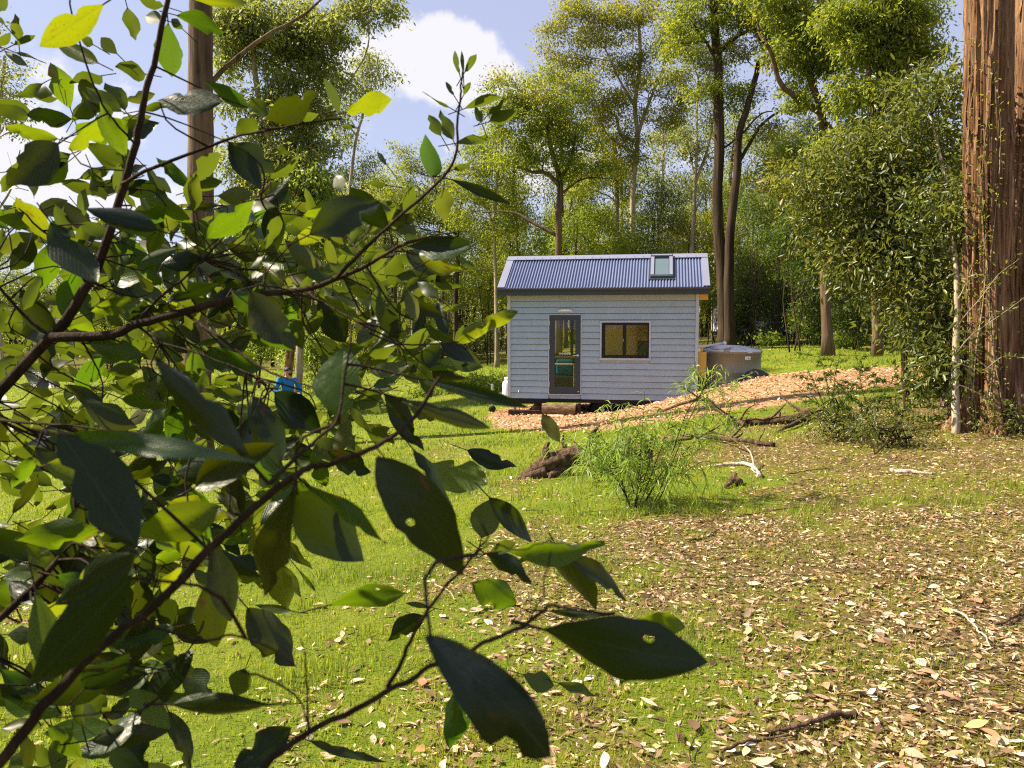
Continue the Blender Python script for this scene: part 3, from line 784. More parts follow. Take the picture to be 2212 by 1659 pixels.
def build_roof():
    x0, _ = uv(130, 365, EAVE); x1, _ = uv(1736, 360, EAVE)
    roof = empty('roof', (0, 0, 0)); roof.parent = house
    # corrugated sheets on both slopes
    pitch, amp = 0.076, 0.0165
    n = int((x1 - x0 - .10) / pitch * 10)
    xs = np.linspace(x0 + .05, x1 - .05, n + 1)
    zz = amp * np.cos(xs / pitch * 2 * np.pi)
    nl = math.hypot(1, slope)
    for side in (0, 1):
        ys = np.array([-EAVE - .015, -EAVE * .3, .4, RIDGE_Y - .03]) if side == 0 else np.array([RIDGE_Y + .03, 2.0, HD + .3])
        zs = np.array([ez + (y + EAVE) * slope if side == 0 else rz_top - (y - RIDGE_Y) * slope for y in ys])
        V = np.array([(x, y, z + h * nl + .012) for y, z in zip(ys, zs) for x, h in zip(xs, zz)])
        m = n + 1
        q = [(r * m + i, r * m + i + 1, (r + 1) * m + i + 1, (r + 1) * m + i) for r in range(len(ys) - 1) for i in range(n)]
        me = mesh_np('roof_sheet', V, [np.array(q)], smooth=True)
        link('roof_sheet', me, MT['roof'], roof, False)
    def slab(name, mat, xa, xb, ya, yb, lift, th=.012, parent=roof):
        mb = MB(); v = []
        for y in (ya, yb):
            z = ez + (y + EAVE) * slope if y <= RIDGE_Y + 1e-6 else rz_top - (y - RIDGE_Y) * slope
            for x in (xa, xb): v += [(x, y, z + lift), (x, y, z + lift + th)]
        mb.add(v, [(1, 3, 7, 5), (0, 4, 6, 2), (0, 1, 5, 4), (2, 6, 7, 3), (0, 2, 3, 1), (4, 5, 7, 6)])
        return mb.build(name, mat, parent)
    bw = .19
    fl = .030
    for xa, xb in ((x0, x0 + bw), (x1 - bw * .85, x1)):
        slab('barge_flashing', MT['flash'], xa, xb, -EAVE, RIDGE_Y, fl, .014)
        slab('barge_flashing', MT['flash'], xa, xb, RIDGE_Y + .001, HD + .28, fl, .014)
    slab('ridge_cap', MT['flash'], x0 + .003, x1 - .003, RIDGE_Y - .19, RIDGE_Y + .002, fl + .017, .014)
    slab('ridge_cap', MT['flash'], x0 + .003, x1 - .003, RIDGE_Y, RIDGE_Y + .19, fl + .017, .014)
    # fascia and gutter in charcoal, verge boards up the gable
    fz = uv(900, 415, EAVE)[1]
    f = hb('fascia', MT['charcoal'], roof, (x0 + .01, x1 - .01, -EAVE, -EAVE + .03, fz, ez + .003))
    gt = MB(); prof = [(-EAVE - .001, ez + .004), (-EAVE - .050, ez + .004), (-EAVE - .056, ez - .012), (-EAVE - .040, ez - .055), (-EAVE - .001, ez - .055)]
    v = [(x, y, z) for x in (x0 - .004, x1 + .004) for y, z in prof]
    gt.add(v, [(i, (i + 1) % 5, (i + 1) % 5 + 5, i + 5) for i in range(5)], ngons=[[0, 1, 2, 3, 4], [9, 8, 7, 6, 5]])
    gt.build('gutter', MT['charcoal'], roof)
    hb('soffit', MT['soffit'], roof, (x0 + .02, x1 - .02, -EAVE + .031, 0.0, fz + .012, fz + .022))
    hb('rear_fascia', MT['charcoal'], roof, (x0 + .01, x1 - .01, HD + .27, HD + .30, fz, ez + .003))
    for xa, xb in ((x0 + .02, .0), (HW, x1 - .02)):
        slab('verge_soffit', MT['soffit'], xa, xb, -EAVE + .03, RIDGE_Y, -.10, .012)
        slab('verge_soffit', MT['soffit'], xa, xb, RIDGE_Y, HD + .26, -.10, .012)
    hb('outrigger', MT['soffit'], roof, (HW + .002, uv(1720, 430, 0)[0], -.02, .05, uv(1680, 452)[1], fz + .06))
    for xa, xb in ((x0 + .004, x0 + .022), (x1 - .022, x1 - .004)):
        slab('verge_board', MT['charcoal'], xa, xb, -EAVE + .03, RIDGE_Y, -.12, .14)
        slab('verge_board', MT['charcoal'], xa, xb, RIDGE_Y, HD + .26, -.12, .14)
    # skylight
    sk = empty('skylight', (0, 0, 0)); sk.parent = roof
    def at(zx, zy):               # u on the roof slope
        px = (1800 + zx * 0.49729) / 3.75; py = (900 + zy * 0.49729) / 3.75
        d = ray(px, py); o = Vector((0, 0, CAM_Z))
        A = H0 + HN * (-EAVE) + Vector((0, 0, ez)); nrm = HU.cross(HN + Vector((0, 0, slope)))
        t = (A - o).dot(nrm) / d.dot(nrm); r = o + d * t - H0
        return r.dot(HU), r.dot(HN)
    ua, ya = at(1285, 298); ub, yb = at(1452, 152)
    ub = ua + .56
    yb = min(yb, RIDGE_Y - .12)
    L = .105
    slab('skylight_curb', MT['charcoal'], ua - .05, ub + .05, ya - .06, yb + .05, .02, .022, sk)
    slab('frame_side', MT['flash'], ua, ua + .085, ya + .05, yb, .043, L - .043, sk)
    slab('frame_side', MT['flash'], ub - .085, ub, ya + .05, yb, .043, L - .043, sk)
    slab('frame_foot', MT['charcoal'], ua, ub, ya - .02, ya + .05, .043, L - .05, sk)
    slab('frame_head', MT['charcoal'], ua - .012, ub + .012, yb, yb + .09, .043, L - .03, sk)
    slab('head_strip', MT['flash'], ua + .01, ub - .01, yb + .03, yb + .07, L + .014, .006, sk)
    slab('inner_frame', MT['charcoal'], ua + .085, ub - .085, ya + .05, yb, .043, .010, sk)
    slab('pane', MT['sky_glass'], ua + .10, ub - .10, ya + .075, yb - .055, .055, .016, sk)
    # roof screws along the ridge and eave crests
    mb = MB()
    for i in range(0, int((x1 - x0) / pitch), 3):
        x = (math.ceil((x0 + .25) / pitch) + i) * pitch
        if x > x1 - .25: break
        for y in (-EAVE + .10, RIDGE_Y - .15):
            z = ez + (y + EAVE) * slope + .012 + amp * nl
            mb.box(x - .006, x + .006, y - .006, y + .006, z, z + (.008 if y < .5 else .05))
    mb.build('roof_screws', MT['roof'], roof)['kind'] = 'stuff'
    return roof
build_roof()

def build_door():
    d = empty('door', (0, 0, 0)); d.parent = house
    a0, b0 = uv(523, 1158); a1, b1 = uv(760, 567)
    g0, h0 = uv(563, 1105); g1, h1 = uv(720, 607)
    hb('door_trim', MT['trim'], d, (du0, a0 - .004, -.036, .06, dw0, dw1), (a1 + .004, du1, -.036, .06, dw0, dw1),
       (a0 - .004, a1 + .004, -.034, .06, b1 + .004, dw1), (a0 - .004, a1 + .004, -.05, .06, dw0, b0 - .004), bev=.003)
    lf = hb('door_leaf', MT['charcoal'], d, (a0, g0, -.018, .025, b0, b1), (g1, a1, -.018, .025, b0, b1), (g0, g1, -.0175, .025, b0, h0), (g0, g1, -.0175, .025, h1, b1))
    hb('pane', MT['glass'], lf, (g0, g1, .000, .006, h0, h1))
    mb = MB()
    cz = uv(640, 857)[1]
    for zx in (603, 622, 641, 660, 678):
        cx = uv(zx, 857)[0]; s = 24
        ring = [(cx + r * math.cos(k * 2 * math.pi / s), -.003, cz + r * math.sin(k * 2 * math.pi / s)) for r in (.017, .026) for k in range(s)]
        mb.add(ring, [(k, (k + 1) % s, (k + 1) % s + s, k + s) for k in range(s)])
    mb.build('glass_decal', MT['decal'], lf)
    hx, hz_ = uv(737, 870)
    hm = MB()
    bm = bmesh.new(); bmesh.ops.create_cone(bm, cap_ends=True, segments=20, radius1=.032, radius2=.030, depth=.014, matrix=Matrix.Translation((hx, -.025, hz_)) @ Matrix.Rotation(R(90), 4, 'X')); hm.bm(bm)
    hm.tube([(hx, -.025, hz_), (hx, -.065, hz_), (hx - .02, -.072, hz_), (hx - .12, -.070, hz_ - .004)], [.011, .011, .012, .009], 10)
    hm.build('handle', MT['chrome'], lf, smooth=False)
    kx, kz = uv(742, 1143)
    km = MB(); bm = bmesh.new(); bmesh.ops.create_cone(bm, cap_ends=True, segments=14, radius1=.018, radius2=.014, depth=.03, matrix=Matrix.Translation((kx, -.03, kz)) @ Matrix.Rotation(R(90), 4, 'X')); km.bm(bm)
    km.build('door_stop', MT['white_plastic'], lf)
    for zy in (625, 805, 1088):
        x, z = uv(521, zy); hb('hinge', MT['chrome'], lf, (a0 - .012, a0 + .006, -.026, -.0185, z - .055, z + .055))
    return d
build_door()

def build_window():
    w = empty('window', (0, 0, 0)); w.parent = house
    a0, b0 = uv(917, 887); a1, b1 = uv(1276, 623)
    hb('window_trim', MT['trim'], w, (wu0, a0 - .003, -.036, .05, ww0 + .055, ww1), (a1 + .003, wu1, -.036, .05, ww0 + .055, ww1), (a0 - .003, a1 + .003, -.034, .05, b1 + .003, ww1))
    hb('sill', MT['trim'], w, (wu0 - .015, wu1 + .015, -.065, .05, ww0, ww0 + .054), bev=.005)
    m0, _ = uv(1083, 700); m1, _ = uv(1103, 700)
    t = .065
    b0 = max(b0, ww0 + .056)
    fr = hb('frame', MT['black_frame'], w, (a0, a0 + t, -.025, .05, b0, b1), (a1 - t * .6, a1, -.025, .05, b0, b1), (a0 + t, a1 - t * .6, -.0245, .05, b1 - t, b1), (a0 + t, a1 - t * .6, -.0245, .05, b0, b0 + t * 1.1), (m0, m1, -.030, .05, b0 + t * 1.1, b1 - t))
    hb('sash', MT['black_frame'], fr, (a0 + t, a0 + t + .022, -.016, .03, b0 + t * 1.1, b1 - t), (m0 - .022, m0, -.016, .03, b0 + t * 1.1, b1 - t))
    hb('pane', MT['glass'], w, (a0 + t, m0, .002, .008, b0 + t * 1.1, b1 - t))
    hb('pane', MT['glass'], w, (m1, a1 - t * .6, .014, .020, b0 + t * 1.1, b1 - t))
    # rolled fly screen frame marks, latch
    hb('latch', MT['chrome'], w, (m0 - .012, m0 - .004, -.028, -.017, (b0 + b1) / 2 - .04, (b0 + b1) / 2 + .04))
build_window()

def build_details():
    lx0, lz0 = uv(590, 540); lx1, lz1 = uv(697, 524)
    mb = MB(); n = 16; V = []
    for i in range(n + 1):
        t = i / n; x = lx0 + (lx1 - lx0) * t; h = (lz1 - lz0 + .02) * math.sin(math.pi * (.08 + .84 * t)) ** .6
        for k in range(7):
            a = math.pi * k / 6
            V.append((x, -.022 - .07 * math.sin(a) * (math.sin(math.pi * (.06 + .88 * t)) ** .5), lz0 + h * (1 - math.cos(a)) / 2))
    q = [(i * 7 + k, (i + 1) * 7 + k, (i + 1) * 7 + k + 1, i * 7 + k + 1) for i in range(n) for k in range(6)]
    mb.add(V, q, ngons=[[0, 1, 2, 3, 4, 5, 6], [n * 7 + k for k in range(6, -1, -1)]])
    mb.build('wall_light', MT['white_plastic'], house, smooth=True)
    tx, tz = uv(295, 1138)
    mb = MB(); mb.tube([(tx, -.015, tz), (tx, -.06, tz), (tx, -.075, tz - .02), (tx, -.075, tz - .05)], .011, 8); mb.tube([(tx - .03, -.05, tz + .03), (tx + .03, -.05, tz + .03)], .006, 6); mb.tube([(tx, -.05, tz), (tx, -.05, tz + .03)], .006, 6)
    mb.build('tap', MT['galv'], house)
    # floor pan and chassis
    hb('floor_frame', MT['chassis'], house, (.02, HW - .02, .03, HD - .03, -.10, -.004))
    hb('chassis_rail', MT['chassis'], house, (.0, 1.02, .06, .14, -.155, -.101))
    hb('interior_floor', MT['ply_floor'], house, (.06, HW - .06, .10, HD - .06, .0, .03))
    # interior, seen through door and window
    it = empty('interior', (0, 0, 0)); it.parent = house
    hb('rear_lining', MT['ply'], it, (.06, .74, HD - .075, HD - .060, .03, WT), (2.26, HW - .06, HD - .075, HD - .060, .03, WT), (.74, 2.26, HD - .075, HD - .060, .03, 1.04), (.74, 2.26, HD - .075, HD - .060, 2.46, WT))
    hb('end_lining', MT['ply'], it, (HW - .075, HW - .061, .10, HD - .076, .03, WT))
    hb('ceiling_lining', MT['ply'], it, (.08, HW - .08, .10, HD - .08, WT - .03, WT - .015))
    cz = uv(1200, 800)[1]
    x0 = uv(1155, 700)[0] + .10
    for k in range(3):
        hb('wall_cabinet', MT['cabinet'], it, (x0 + k * .45, x0 + k * .45 + .446, HD - .42, HD - .076, cz + .10, WT - .05), bev=.004)
    hb('splashback', MT['worktop'], it, (x0 - .05, HW - .08, HD - .085, HD - .077, .95, cz + .10))
    hb('bench_top', MT['worktop'], it, (2.35, HW - .08, HD - .66, HD - .09, .90, .94), bev=.006)
    hb('base_cabinet', MT['cabinet'], it, (2.36, HW - .08, HD - .62, HD - .09, .03, .899))
    mb = MB(); mb.tube([(x0 + .16, HD - .40, .94), (x0 + .16, HD - .40, 1.16), (x0 + .16, HD - .46, 1.20), (x0 + .16, HD - .54, 1.17)], .012, 8); mb.build('mixer_tap', MT['chrome'], it)
    hb('tall_cabinet', MT['cabinet'], it, (3.05, 3.30, HD - .55, HD - .42, .945, WT - .05), bev=.004)
    # sofa with cushions, small table
    so = empty('sofa', (0, 0, 0)); so.parent = it
    hb('seat', MT['darkfab'], so, (.30, 2.2, HD - .75, HD - .10, .10, .48), bev=.04)
    hb('backrest', MT['darkfab'], so, (.30, 2.2, HD - .22, HD - .09, .482, .98), bev=.03)
    hb('cushion', MT['teal'], it, (1.02, 1.50, HD - .38, HD - .225, .50, .94), bev=.05)
    hb('cushion', MT['greyfab'], it, (1.60, 2.12, HD - .40, HD - .225, .50, .98), bev=.05)
    tb = empty('table', (0, 0, 0)); tb.parent = it
    tz0 = uv(640, 945)[1]
    hb('table_top', MT['timber_edge'], tb, (.95, 1.95, .75, 1.25, tz0 - .035, tz0 - .008), bev=.004)
    mb = MB(); mb.tube([(1.66, 1.0, .031), (1.66, 1.0, tz0 - .036)], .022, 12); mb.build('leg', MT['chrome'], tb)
build_details()

def wheel(x, y0, r=.31, w=.19, z=-.30):
    wl = empty('wheel', (0, 0, 0)); wl.parent = house
    def disc(prof, name, mat):
        mb = MB(); mb.lathe(prof, 28)
        for i, v in enumerate(mb.v): mb.v[i] = np.stack([v[:, 0] + x, y0 + v[:, 2], v[:, 1] + z], -1)
        mb.build(name, mat, wl, smooth=True)
    disc([(r * .62, 0.0), (r * .9, -.004), (r, .03), (r, w - .03), (r * .9, w), (r * .6, w)], 'tyre', MT['rubber'])
    disc([(r * .62, .012), (r * .55, .03), (r * .30, .015), (.001, .012)], 'rim', MT['chassis'])
    disc([(.050, .018), (.048, -.02), (.035, -.032), (.001, -.034)], 'hub_cap', MT['white_plastic'])
wheel(uv(922, 1240)[0], .22)
wheel(uv(922, 1240)[0] + .72, .22)
hb('axle', MT['chassis'], house, (uv(905, 1240)[0], uv(940, 1240)[0], .42, HD - .3, -.33, -.27))
hb('wheel_skirt', MT['chassis'], house, (uv(812, 1220)[0], uv(812, 1220)[0] + 2.2, .72, .74, -.52, -.101))
for zx in (258, 367):
    u = uv(zx, 1200)[0]; y = .12 if zx < 300 else 1.7
    q = H0 + HU * u + HN * y
    hb('stabiliser_leg', MT['galv'], house, (u - .03, u + .03, y - .03, y + .03, G(q.x, q.y) - H0.z - .02, -.101))
# drawbar with jockey wheel, gas bottle tray
def build_drawbar():
    db = empty('drawbar', (0, 0, 0)); db.parent = house
    mb = MB(); mb.tube([(.05, .35, -.05), (-1.0, 1.1, -.05)], .045, 4); mb.tube([(.05, 2.0, -.05), (-1.0, 1.25, -.05)], .045, 4)
    mb.box(-1.25, -.95, 1.10, 1.26, -.11, 0.0); mb.box(-.24, -.001, .25, 1.0, -.10, -.07)
    mb.build('frame', MT['galv'], db)
    jx, jy = -.52, .45
    q = H0 + HU * jx + HN * jy; g = G(q.x, q.y) - H0.z
    mb = MB(); mb.tube([(jx, jy, g + .14), (jx, jy, .33)], .030, 12); mb.tube([(jx, jy, .31), (jx - .09, jy, .33), (jx - .10, jy, .37)], .010, 8); mb.box(jx - .05, jx + .20, jy - .04, jy + .04, -.09, -.02)
    jk = mb.build('jockey_stand', MT['galv'], db)
    mb = MB(); mb.lathe([(.001, -.035), (.07, -.04), (.095, -.02), (.095, .02), (.07, .04), (.001, .035)], 20)
    mb.v[0] = np.stack([mb.v[0][:, 0] + jx, jy + mb.v[0][:, 2], mb.v[0][:, 1] + g + .10], -1)
    mb.build('jockey_wheel', MT['rubber'], db, smooth=True)
build_drawbar()
def gas_bottle(u, y):
    q = H0 + HU * u + HN * y
    e = empty('gas_bottle', (q.x, q.y, H0.z - .069)); tag(e, 'white gas bottle on the drawbar at the end of the tiny house', 'gas bottle')
    mb = MB(); mb.lathe([(.001, .012), (.10, .012), (.145, .05), (.155, .09), (.155, .40), (.14, .455), (.10, .49), (.04, .505), (.001, .506)], 28); mb.build('body', MT['white_plastic'], e, smooth=True)
    mb = MB(); mb.lathe([(.085, .485), (.092, .487), (.095, .585), (.088, .585), (.085, .49)], 24); mb.build('collar', MT['white_plastic'], e, smooth=True)
    mb = MB(); mb.lathe([(.11, 0), (.12, 0), (.12, .03), (.11, .03), (.11, 0)], 24); mb.build('foot_ring', MT['white_plastic'], e, smooth=True)
    mb = MB(); mb.lathe([(.022, .505), (.022, .55), (.03, .55), (.03, .57), (.001, .571)], 12); mb.build('valve', MT['galv'], e)
gas_bottle(-.10, .55)
# hot water unit on the end wall
hbx = empty('heater_unit', (0, 0, 0)); hbx.parent = house
u1 = uv(1708, 900)[0]
hb('case', MT['heater'], hbx, (HW + .002, u1, .02, .30, uv(1660, 1033)[1], uv(1660, 845)[1]), bev=.008)
hb('flue_box', MT['soffit'], hbx, (HW + .06, u1 - .09, .06, .24, uv(1660, 844)[1] + .003, uv(1660, 820)[1] + .02))
hb('flue_cover', MT['white_plastic'], hbx, (HW + .003, HW + .055, .05, .24, uv(1660, 844)[1] + .003, uv(1660, 822)[1]))
mb = MB(); pz = uv(1660, 1033)[1]
mb.tube([(HW + .05, .10, pz + .02), (HW + .05, .10, pz - .32), (HW + .02, .06, pz - .42), (HW - .03, .0, pz - .5)], .040, 10); mb.build('waste_pipe', MT['rubber'], hbx, smooth=True)

# ------------------------------------------------------------------ things around it
MT['log'] = bark_mat('log_bark', (0.05, 0.032, 0.018), (0.17, 0.115, 0.065), (0.33, 0.24, 0.14), 6, 24, 0.5, 0.8)
MT['endgrain'] = paint('cut_wood', (0.10, 0.065, 0.04), 0.9, 0.1, var=.3, scale=14)
MT['paver'] = paint('concrete_paver', (0.45, 0.36, 0.26), 0.9, 0.1, var=.2, scale=9)
def hp(u, y, z=0): return H0 + HU * u + HN * y + Vector((0, 0, z))
u0, u1_ = uv(490, 1250)[0], uv(728, 1250)[0]
def step_log():
    y = -.32; q = hp((u0 + u1_) / 2, y); g = G(q.x, q.y)
    e = empty('step_log', (q.x, q.y, g), -TH); tag(e, 'short timber log lying as a step below the glass door', 'log')
    r = .155; h = (u1_ - u0) / 2 + .02
    V, qd, t = tube_np(smooth_path([(-h, 0, r * .94), (0, .01, r * .97), (h, 0, r * .94)], 14), r, 22, False)
    V = V + RNG.normal(0, .0035, V.shape)
    mb = MB(); mb.add(V, qd); mb.build('bark', MT['log'], e, smooth=True)
    for s in (-1, 1):
        ring = [(s * (h - .002), r * .96 * math.cos(k * .2856), r * .94 + r * .96 * math.sin(k * .2856)) for k in range(22)]
        mb = MB(); mb.add(ring, ngons=[list(range(22)) if s > 0 else list(range(21, -1, -1))]); mb.build('cut_end', MT['endgrain'], e)
step_log()
def small_block(name, label, cat, u, y, su, sy, sz, mat, rz=0):
    q = hp(u, y); e = MB(); e.box(-su / 2, su / 2, -sy / 2, sy / 2, -.03, sz, bev=.008)
    o = e.build(name, mat); o.location = (q.x, q.y, G(q.x, q.y)); o.rotation_euler = (0, 0, -TH + rz)
    tag(o, label, cat)
small_block('timber_post', 'short dark upright timber post at the end of the step log', 'post', uv(742, 1250)[0] + .05, -.32, .075, .16, .31, MT['bark_dark'])
small_block('timber_sleeper', 'dark weathered timber sleeper lying beside the step log under the house', 'sleeper', uv(395, 1260)[0], -.05, 1.25, .20, .13, MT['bark_dark'], .06)
small_block('paver', 'pale square concrete paver on the wood chips before the step log', 'paver', uv(600, 1300)[0], -.85, .42, .42, .035, MT['paver'], .12)
small_block('paver', 'flat brown paver half covered by chips nearer the lawn than the pale one', 'paver', uv(565, 1320)[0], -1.55, .40, .36, .02, MT['paver'], -.2)
def rock(name, label, cat, loc, s, mat, seed=1):
    rng = np.random.default_rng(seed)
    bm = bmesh.new(); bmesh.ops.create_icosphere(bm, subdivisions=3, radius=1)
    for v in bm.verts:
        n = fbm(np.array([v.co.x * 1.7 + seed]), np.array([v.co.y * 1.7 + v.co.z * 2.1]), 3)[0]
        v.co *= .75 + .5 * n
    mb = MB(); mb.bm(bm); o = mb.build(name, mat, smooth=True); o.scale = s; o.location = loc
    o.rotation_euler = (0, 0, rng.random() * 6); tag(o, label, cat)
q = hp(uv(405, 1240)[0], 1.0)
rock('rock', 'pinkish rounded rock under the tiny house behind the dark sleeper', 'rock', (q.x, q.y, G(q.x, q.y) + .08), (.24, .16, .15), paint('pink_rock', (.42, .27, .23), .9, .1, var=.2, scale=5), 3)

# ------------------------------------------------------------------ rain water tank
MT['tank'] = paint('tank_poly', (0.27, 0.26, 0.19), 0.42, 0.4, var=.05, scale=1.2)
MT['tank_lid'] = paint('tank_lid_poly', (0.62, 0.62, 0.66), 0.35, 0.45, var=.04, scale=2)
TKX, TKY = P(731.5, 360, 20.9).x, 20.9
tz = G(TKX, TKY)
tank = empty('water_tank', (TKX, TKY, tz)); tag(tank, 'round squat beige grey rainwater tank with pale domed lid beside tiny house', 'water tank')
TR = .755; TT = P(734, 351, 20.9).z - tz
prof = [(TR - .01, 0.0), (TR, .03)]
z = .12
while z < TT - .35:
    prof += [(TR, z), (TR + .008, z + .012), (TR + .008, z + .03), (TR, z + .042)]; z += .34
prof += [(TR, TT - .06), (TR + .02, TT - .055), (TR + .025, TT - .03), (TR + .02, TT)]
mb = MB(); mb.lathe(prof, 64); mb.build('wall', MT['tank'], tank, smooth=True)
mb = MB(); mb.lathe([(TR + .024, TT + .002), (TR + .024, TT + .03), (TR - .02, TT + .045), (TR * .55, TT + .11), (.22, TT + .15), (.001, TT + .16)], 64); lid = mb.build('lid', MT['tank_lid'], tank, smooth=True)
for k in range(8):
    a = k * math.pi / 4 + .35
    mb = MB(); c, s_ = math.cos(a), math.sin(a); w = .07
    pts = []
    for r_, z_ in ((TR + .03, TT + .02), (TR - .02, TT + .062), (TR * .62, TT + .122)):
        for sg in (-1, 1): pts.append((r_ * c - sg * w * s_, r_ * s_ + sg * w * c, z_))
    pts2 = [(x, y, z_ - .05) for x, y, z_ in pts]
    mb.add(pts + pts2, [(0, 1, 3, 2), (2, 3, 5, 4), (0, 2, 8, 6), (2, 4, 10, 8), (1, 7, 9, 3), (3, 9, 11, 5), (0, 6, 7, 1), (4, 5, 11, 10)])
    mb.build('lid_rib', MT['tank'] if k % 2 else MT['tank_lid'], lid)
mb = MB(); mb.lathe([(.26, TT + .06), (.27, TT + .145), (.24, TT + .165), (.001, TT + .17)], 32, -.34, -.28); mb.build('inlet_strainer', MT['tank_lid'], lid, smooth=True)
mb = MB(); mb.tube([(-1.0, -.30, TT + .10), (-.36, -.22, TT + .20), (-.26, -.18, TT + .21)], .03, 10); mb.tube([(-.30, -.26, TT + .18), (-.24, -.22, TT + .23)], .05, 12); mb.build('inlet_pipe', MT['white_plastic'], tank)
mb = MB(); a = math.atan2(-1, .30)
cx, cy = math.cos(a), math.sin(a)
for (ww, zz0, zz1, rr) in ((.085, TT - .20, TT - .115, .004),):
    V = []
    for k in range(7):
        aa = a + (k / 6 - .5) * 2 * ww / TR
        for z_ in (zz0, zz1): V.append(((TR + rr) * math.cos(aa), (TR + rr) * math.sin(aa), z_))
    mb.add(V, [(2 * k, 2 * k + 2, 2 * k + 3, 2 * k + 1) for k in range(6)])
lb = mb.build('rating_label', MT['white_plastic'], tank)
mb = MB()
for (da, ww, zc) in ((.02, .030, TT - .165), (.085, .012, TT - .165)):
    V = []
    for k in range(3):
        aa = a + da + (k / 2 - .5) * ww / TR
        for z_ in (zc - .010, zc + .010): V.append(((TR + .007) * math.cos(aa), (TR + .007) * math.sin(aa), z_))
    mb.add(V, [(2 * k, 2 * k + 2, 2 * k + 3, 2 * k + 1) for k in range(2)])
mb.build('label_print', MT['black_frame'], lb)
# black plastic sheet heaped against the tank
def tarp():
    MT['tarp'] = paint('black_plastic', (0.012, 0.012, 0.014), 0.35, 0.5, var=.2, scale=5)
    cx_, cy_ = TKX + .25, 19.75
    n = 30; V = []
    for i in range(n):
        for j in range(n):
            u = i / (n - 1) * 2 - 1; v = j / (n - 1) * 2 - 1
            x = cx_ + u * .78; y = cy_ + v * .55
            r = math.sqrt(min(1, u * u + v * v))
            h = .62 * max(0, 1 - r ** 1.7) * (1 - .25 * u) + .05 * (fbm(np.array([u * 5 + 2]), np.array([v * 5]), 3)[0] - .4) * (1.2 - r)
            V.append((x, y, G(x, y) - .03 + max(0, h) + .02))
    q = [(i * n + j, (i + 1) * n + j, (i + 1) * n + j + 1, i * n + j + 1) for i in range(n - 1) for j in range(n - 1)]
    mb = MB(); mb.add(V, q); o = mb.build('plastic_sheet', MT['tarp'], smooth=True)
    tag(o, 'crumpled black plastic sheet heaped against the water tank', 'plastic sheet')
tarp()
# ------------------------------------------------------------------ trees
def crown_leaves(centres, radii, n, size, hang=0.5, flat=0.6, fold=False, rng=RNG, wfac=(.28, .45), tone=0.0, rim=None):
    """leaves spread through small clumps; returns verts, faces, rnd"""
    centres = np.asarray(centres); radii = np.asarray(radii)
    w = radii ** 2; idx = rng.choice(len(centres), n, p=w / w.sum())
    d = rng.normal(size=(n, 3)) * .58
    off = d * radii[idx][:, None]
    off[:, 2] *= flat
    off[:, 2] -= hang * .25 * radii[idx] * rng.random(n) ** 2
    d = unit(d)
    pos = centres[idx] + off
    ax = rand_dirs(n, rng); ax[:, 2] -= hang * 1.4; ax += d * 0.5; ax = unit(ax)
    nr = unit(rand_dirs(n, rng) + np.array([0, 0, 0.5]) + d * .3)
    ln = size * (0.6 + 0.8 * rng.random(n))
    v, f = leaves_np(pos, ax, nr, ln, ln * (wfac[0] + (wfac[1] - wfac[0]) * rng.random(n)), fold)
    ct = rng.normal(0, .16, len(centres))
    rr = np.clip(0.45 + tone + ct[idx] + rng.normal(0, .17, n), 0, 1)
    if fold: rr = np.repeat(rr, 2)
    return v, f, rr

def limb_path(a, b, sag=0.25, n=9, rng=RNG, wob=0.02):
    """a limb leaves its parent outwards and turns up towards the clump"""
    a = np.array(a); b = np.array(b); d = b - a; L = np.linalg.norm(d)
    m1 = a + d * 0.35 + np.array([0, 0, -sag * L * .35]) + rng.normal(0, .05 * L, 3)
    m2 = a + d * 0.7 + np.array([0, 0, -sag * L * .25]) + rng.normal(0, .05 * L, 3)
    return smooth_path([a, m1, m2, b], n, wob * L / n, rng)

def blob_clumps(c, rx, ry, rz, k, rng, rs):
    """k clump centres in an ellipsoid, kept apart"""
    out = []
    for _ in range(k * 8):
        if len(out) >= k: break
        d = rng.normal(size=3); d /= np.linalg.norm(d); r = rng.random() ** (1 / 2.2)
        p = c + d * r * np.array([rx, ry, rz])
        if all(np.linalg.norm(p - q) > rs * .75 for q in out): out.append(p)
    return out

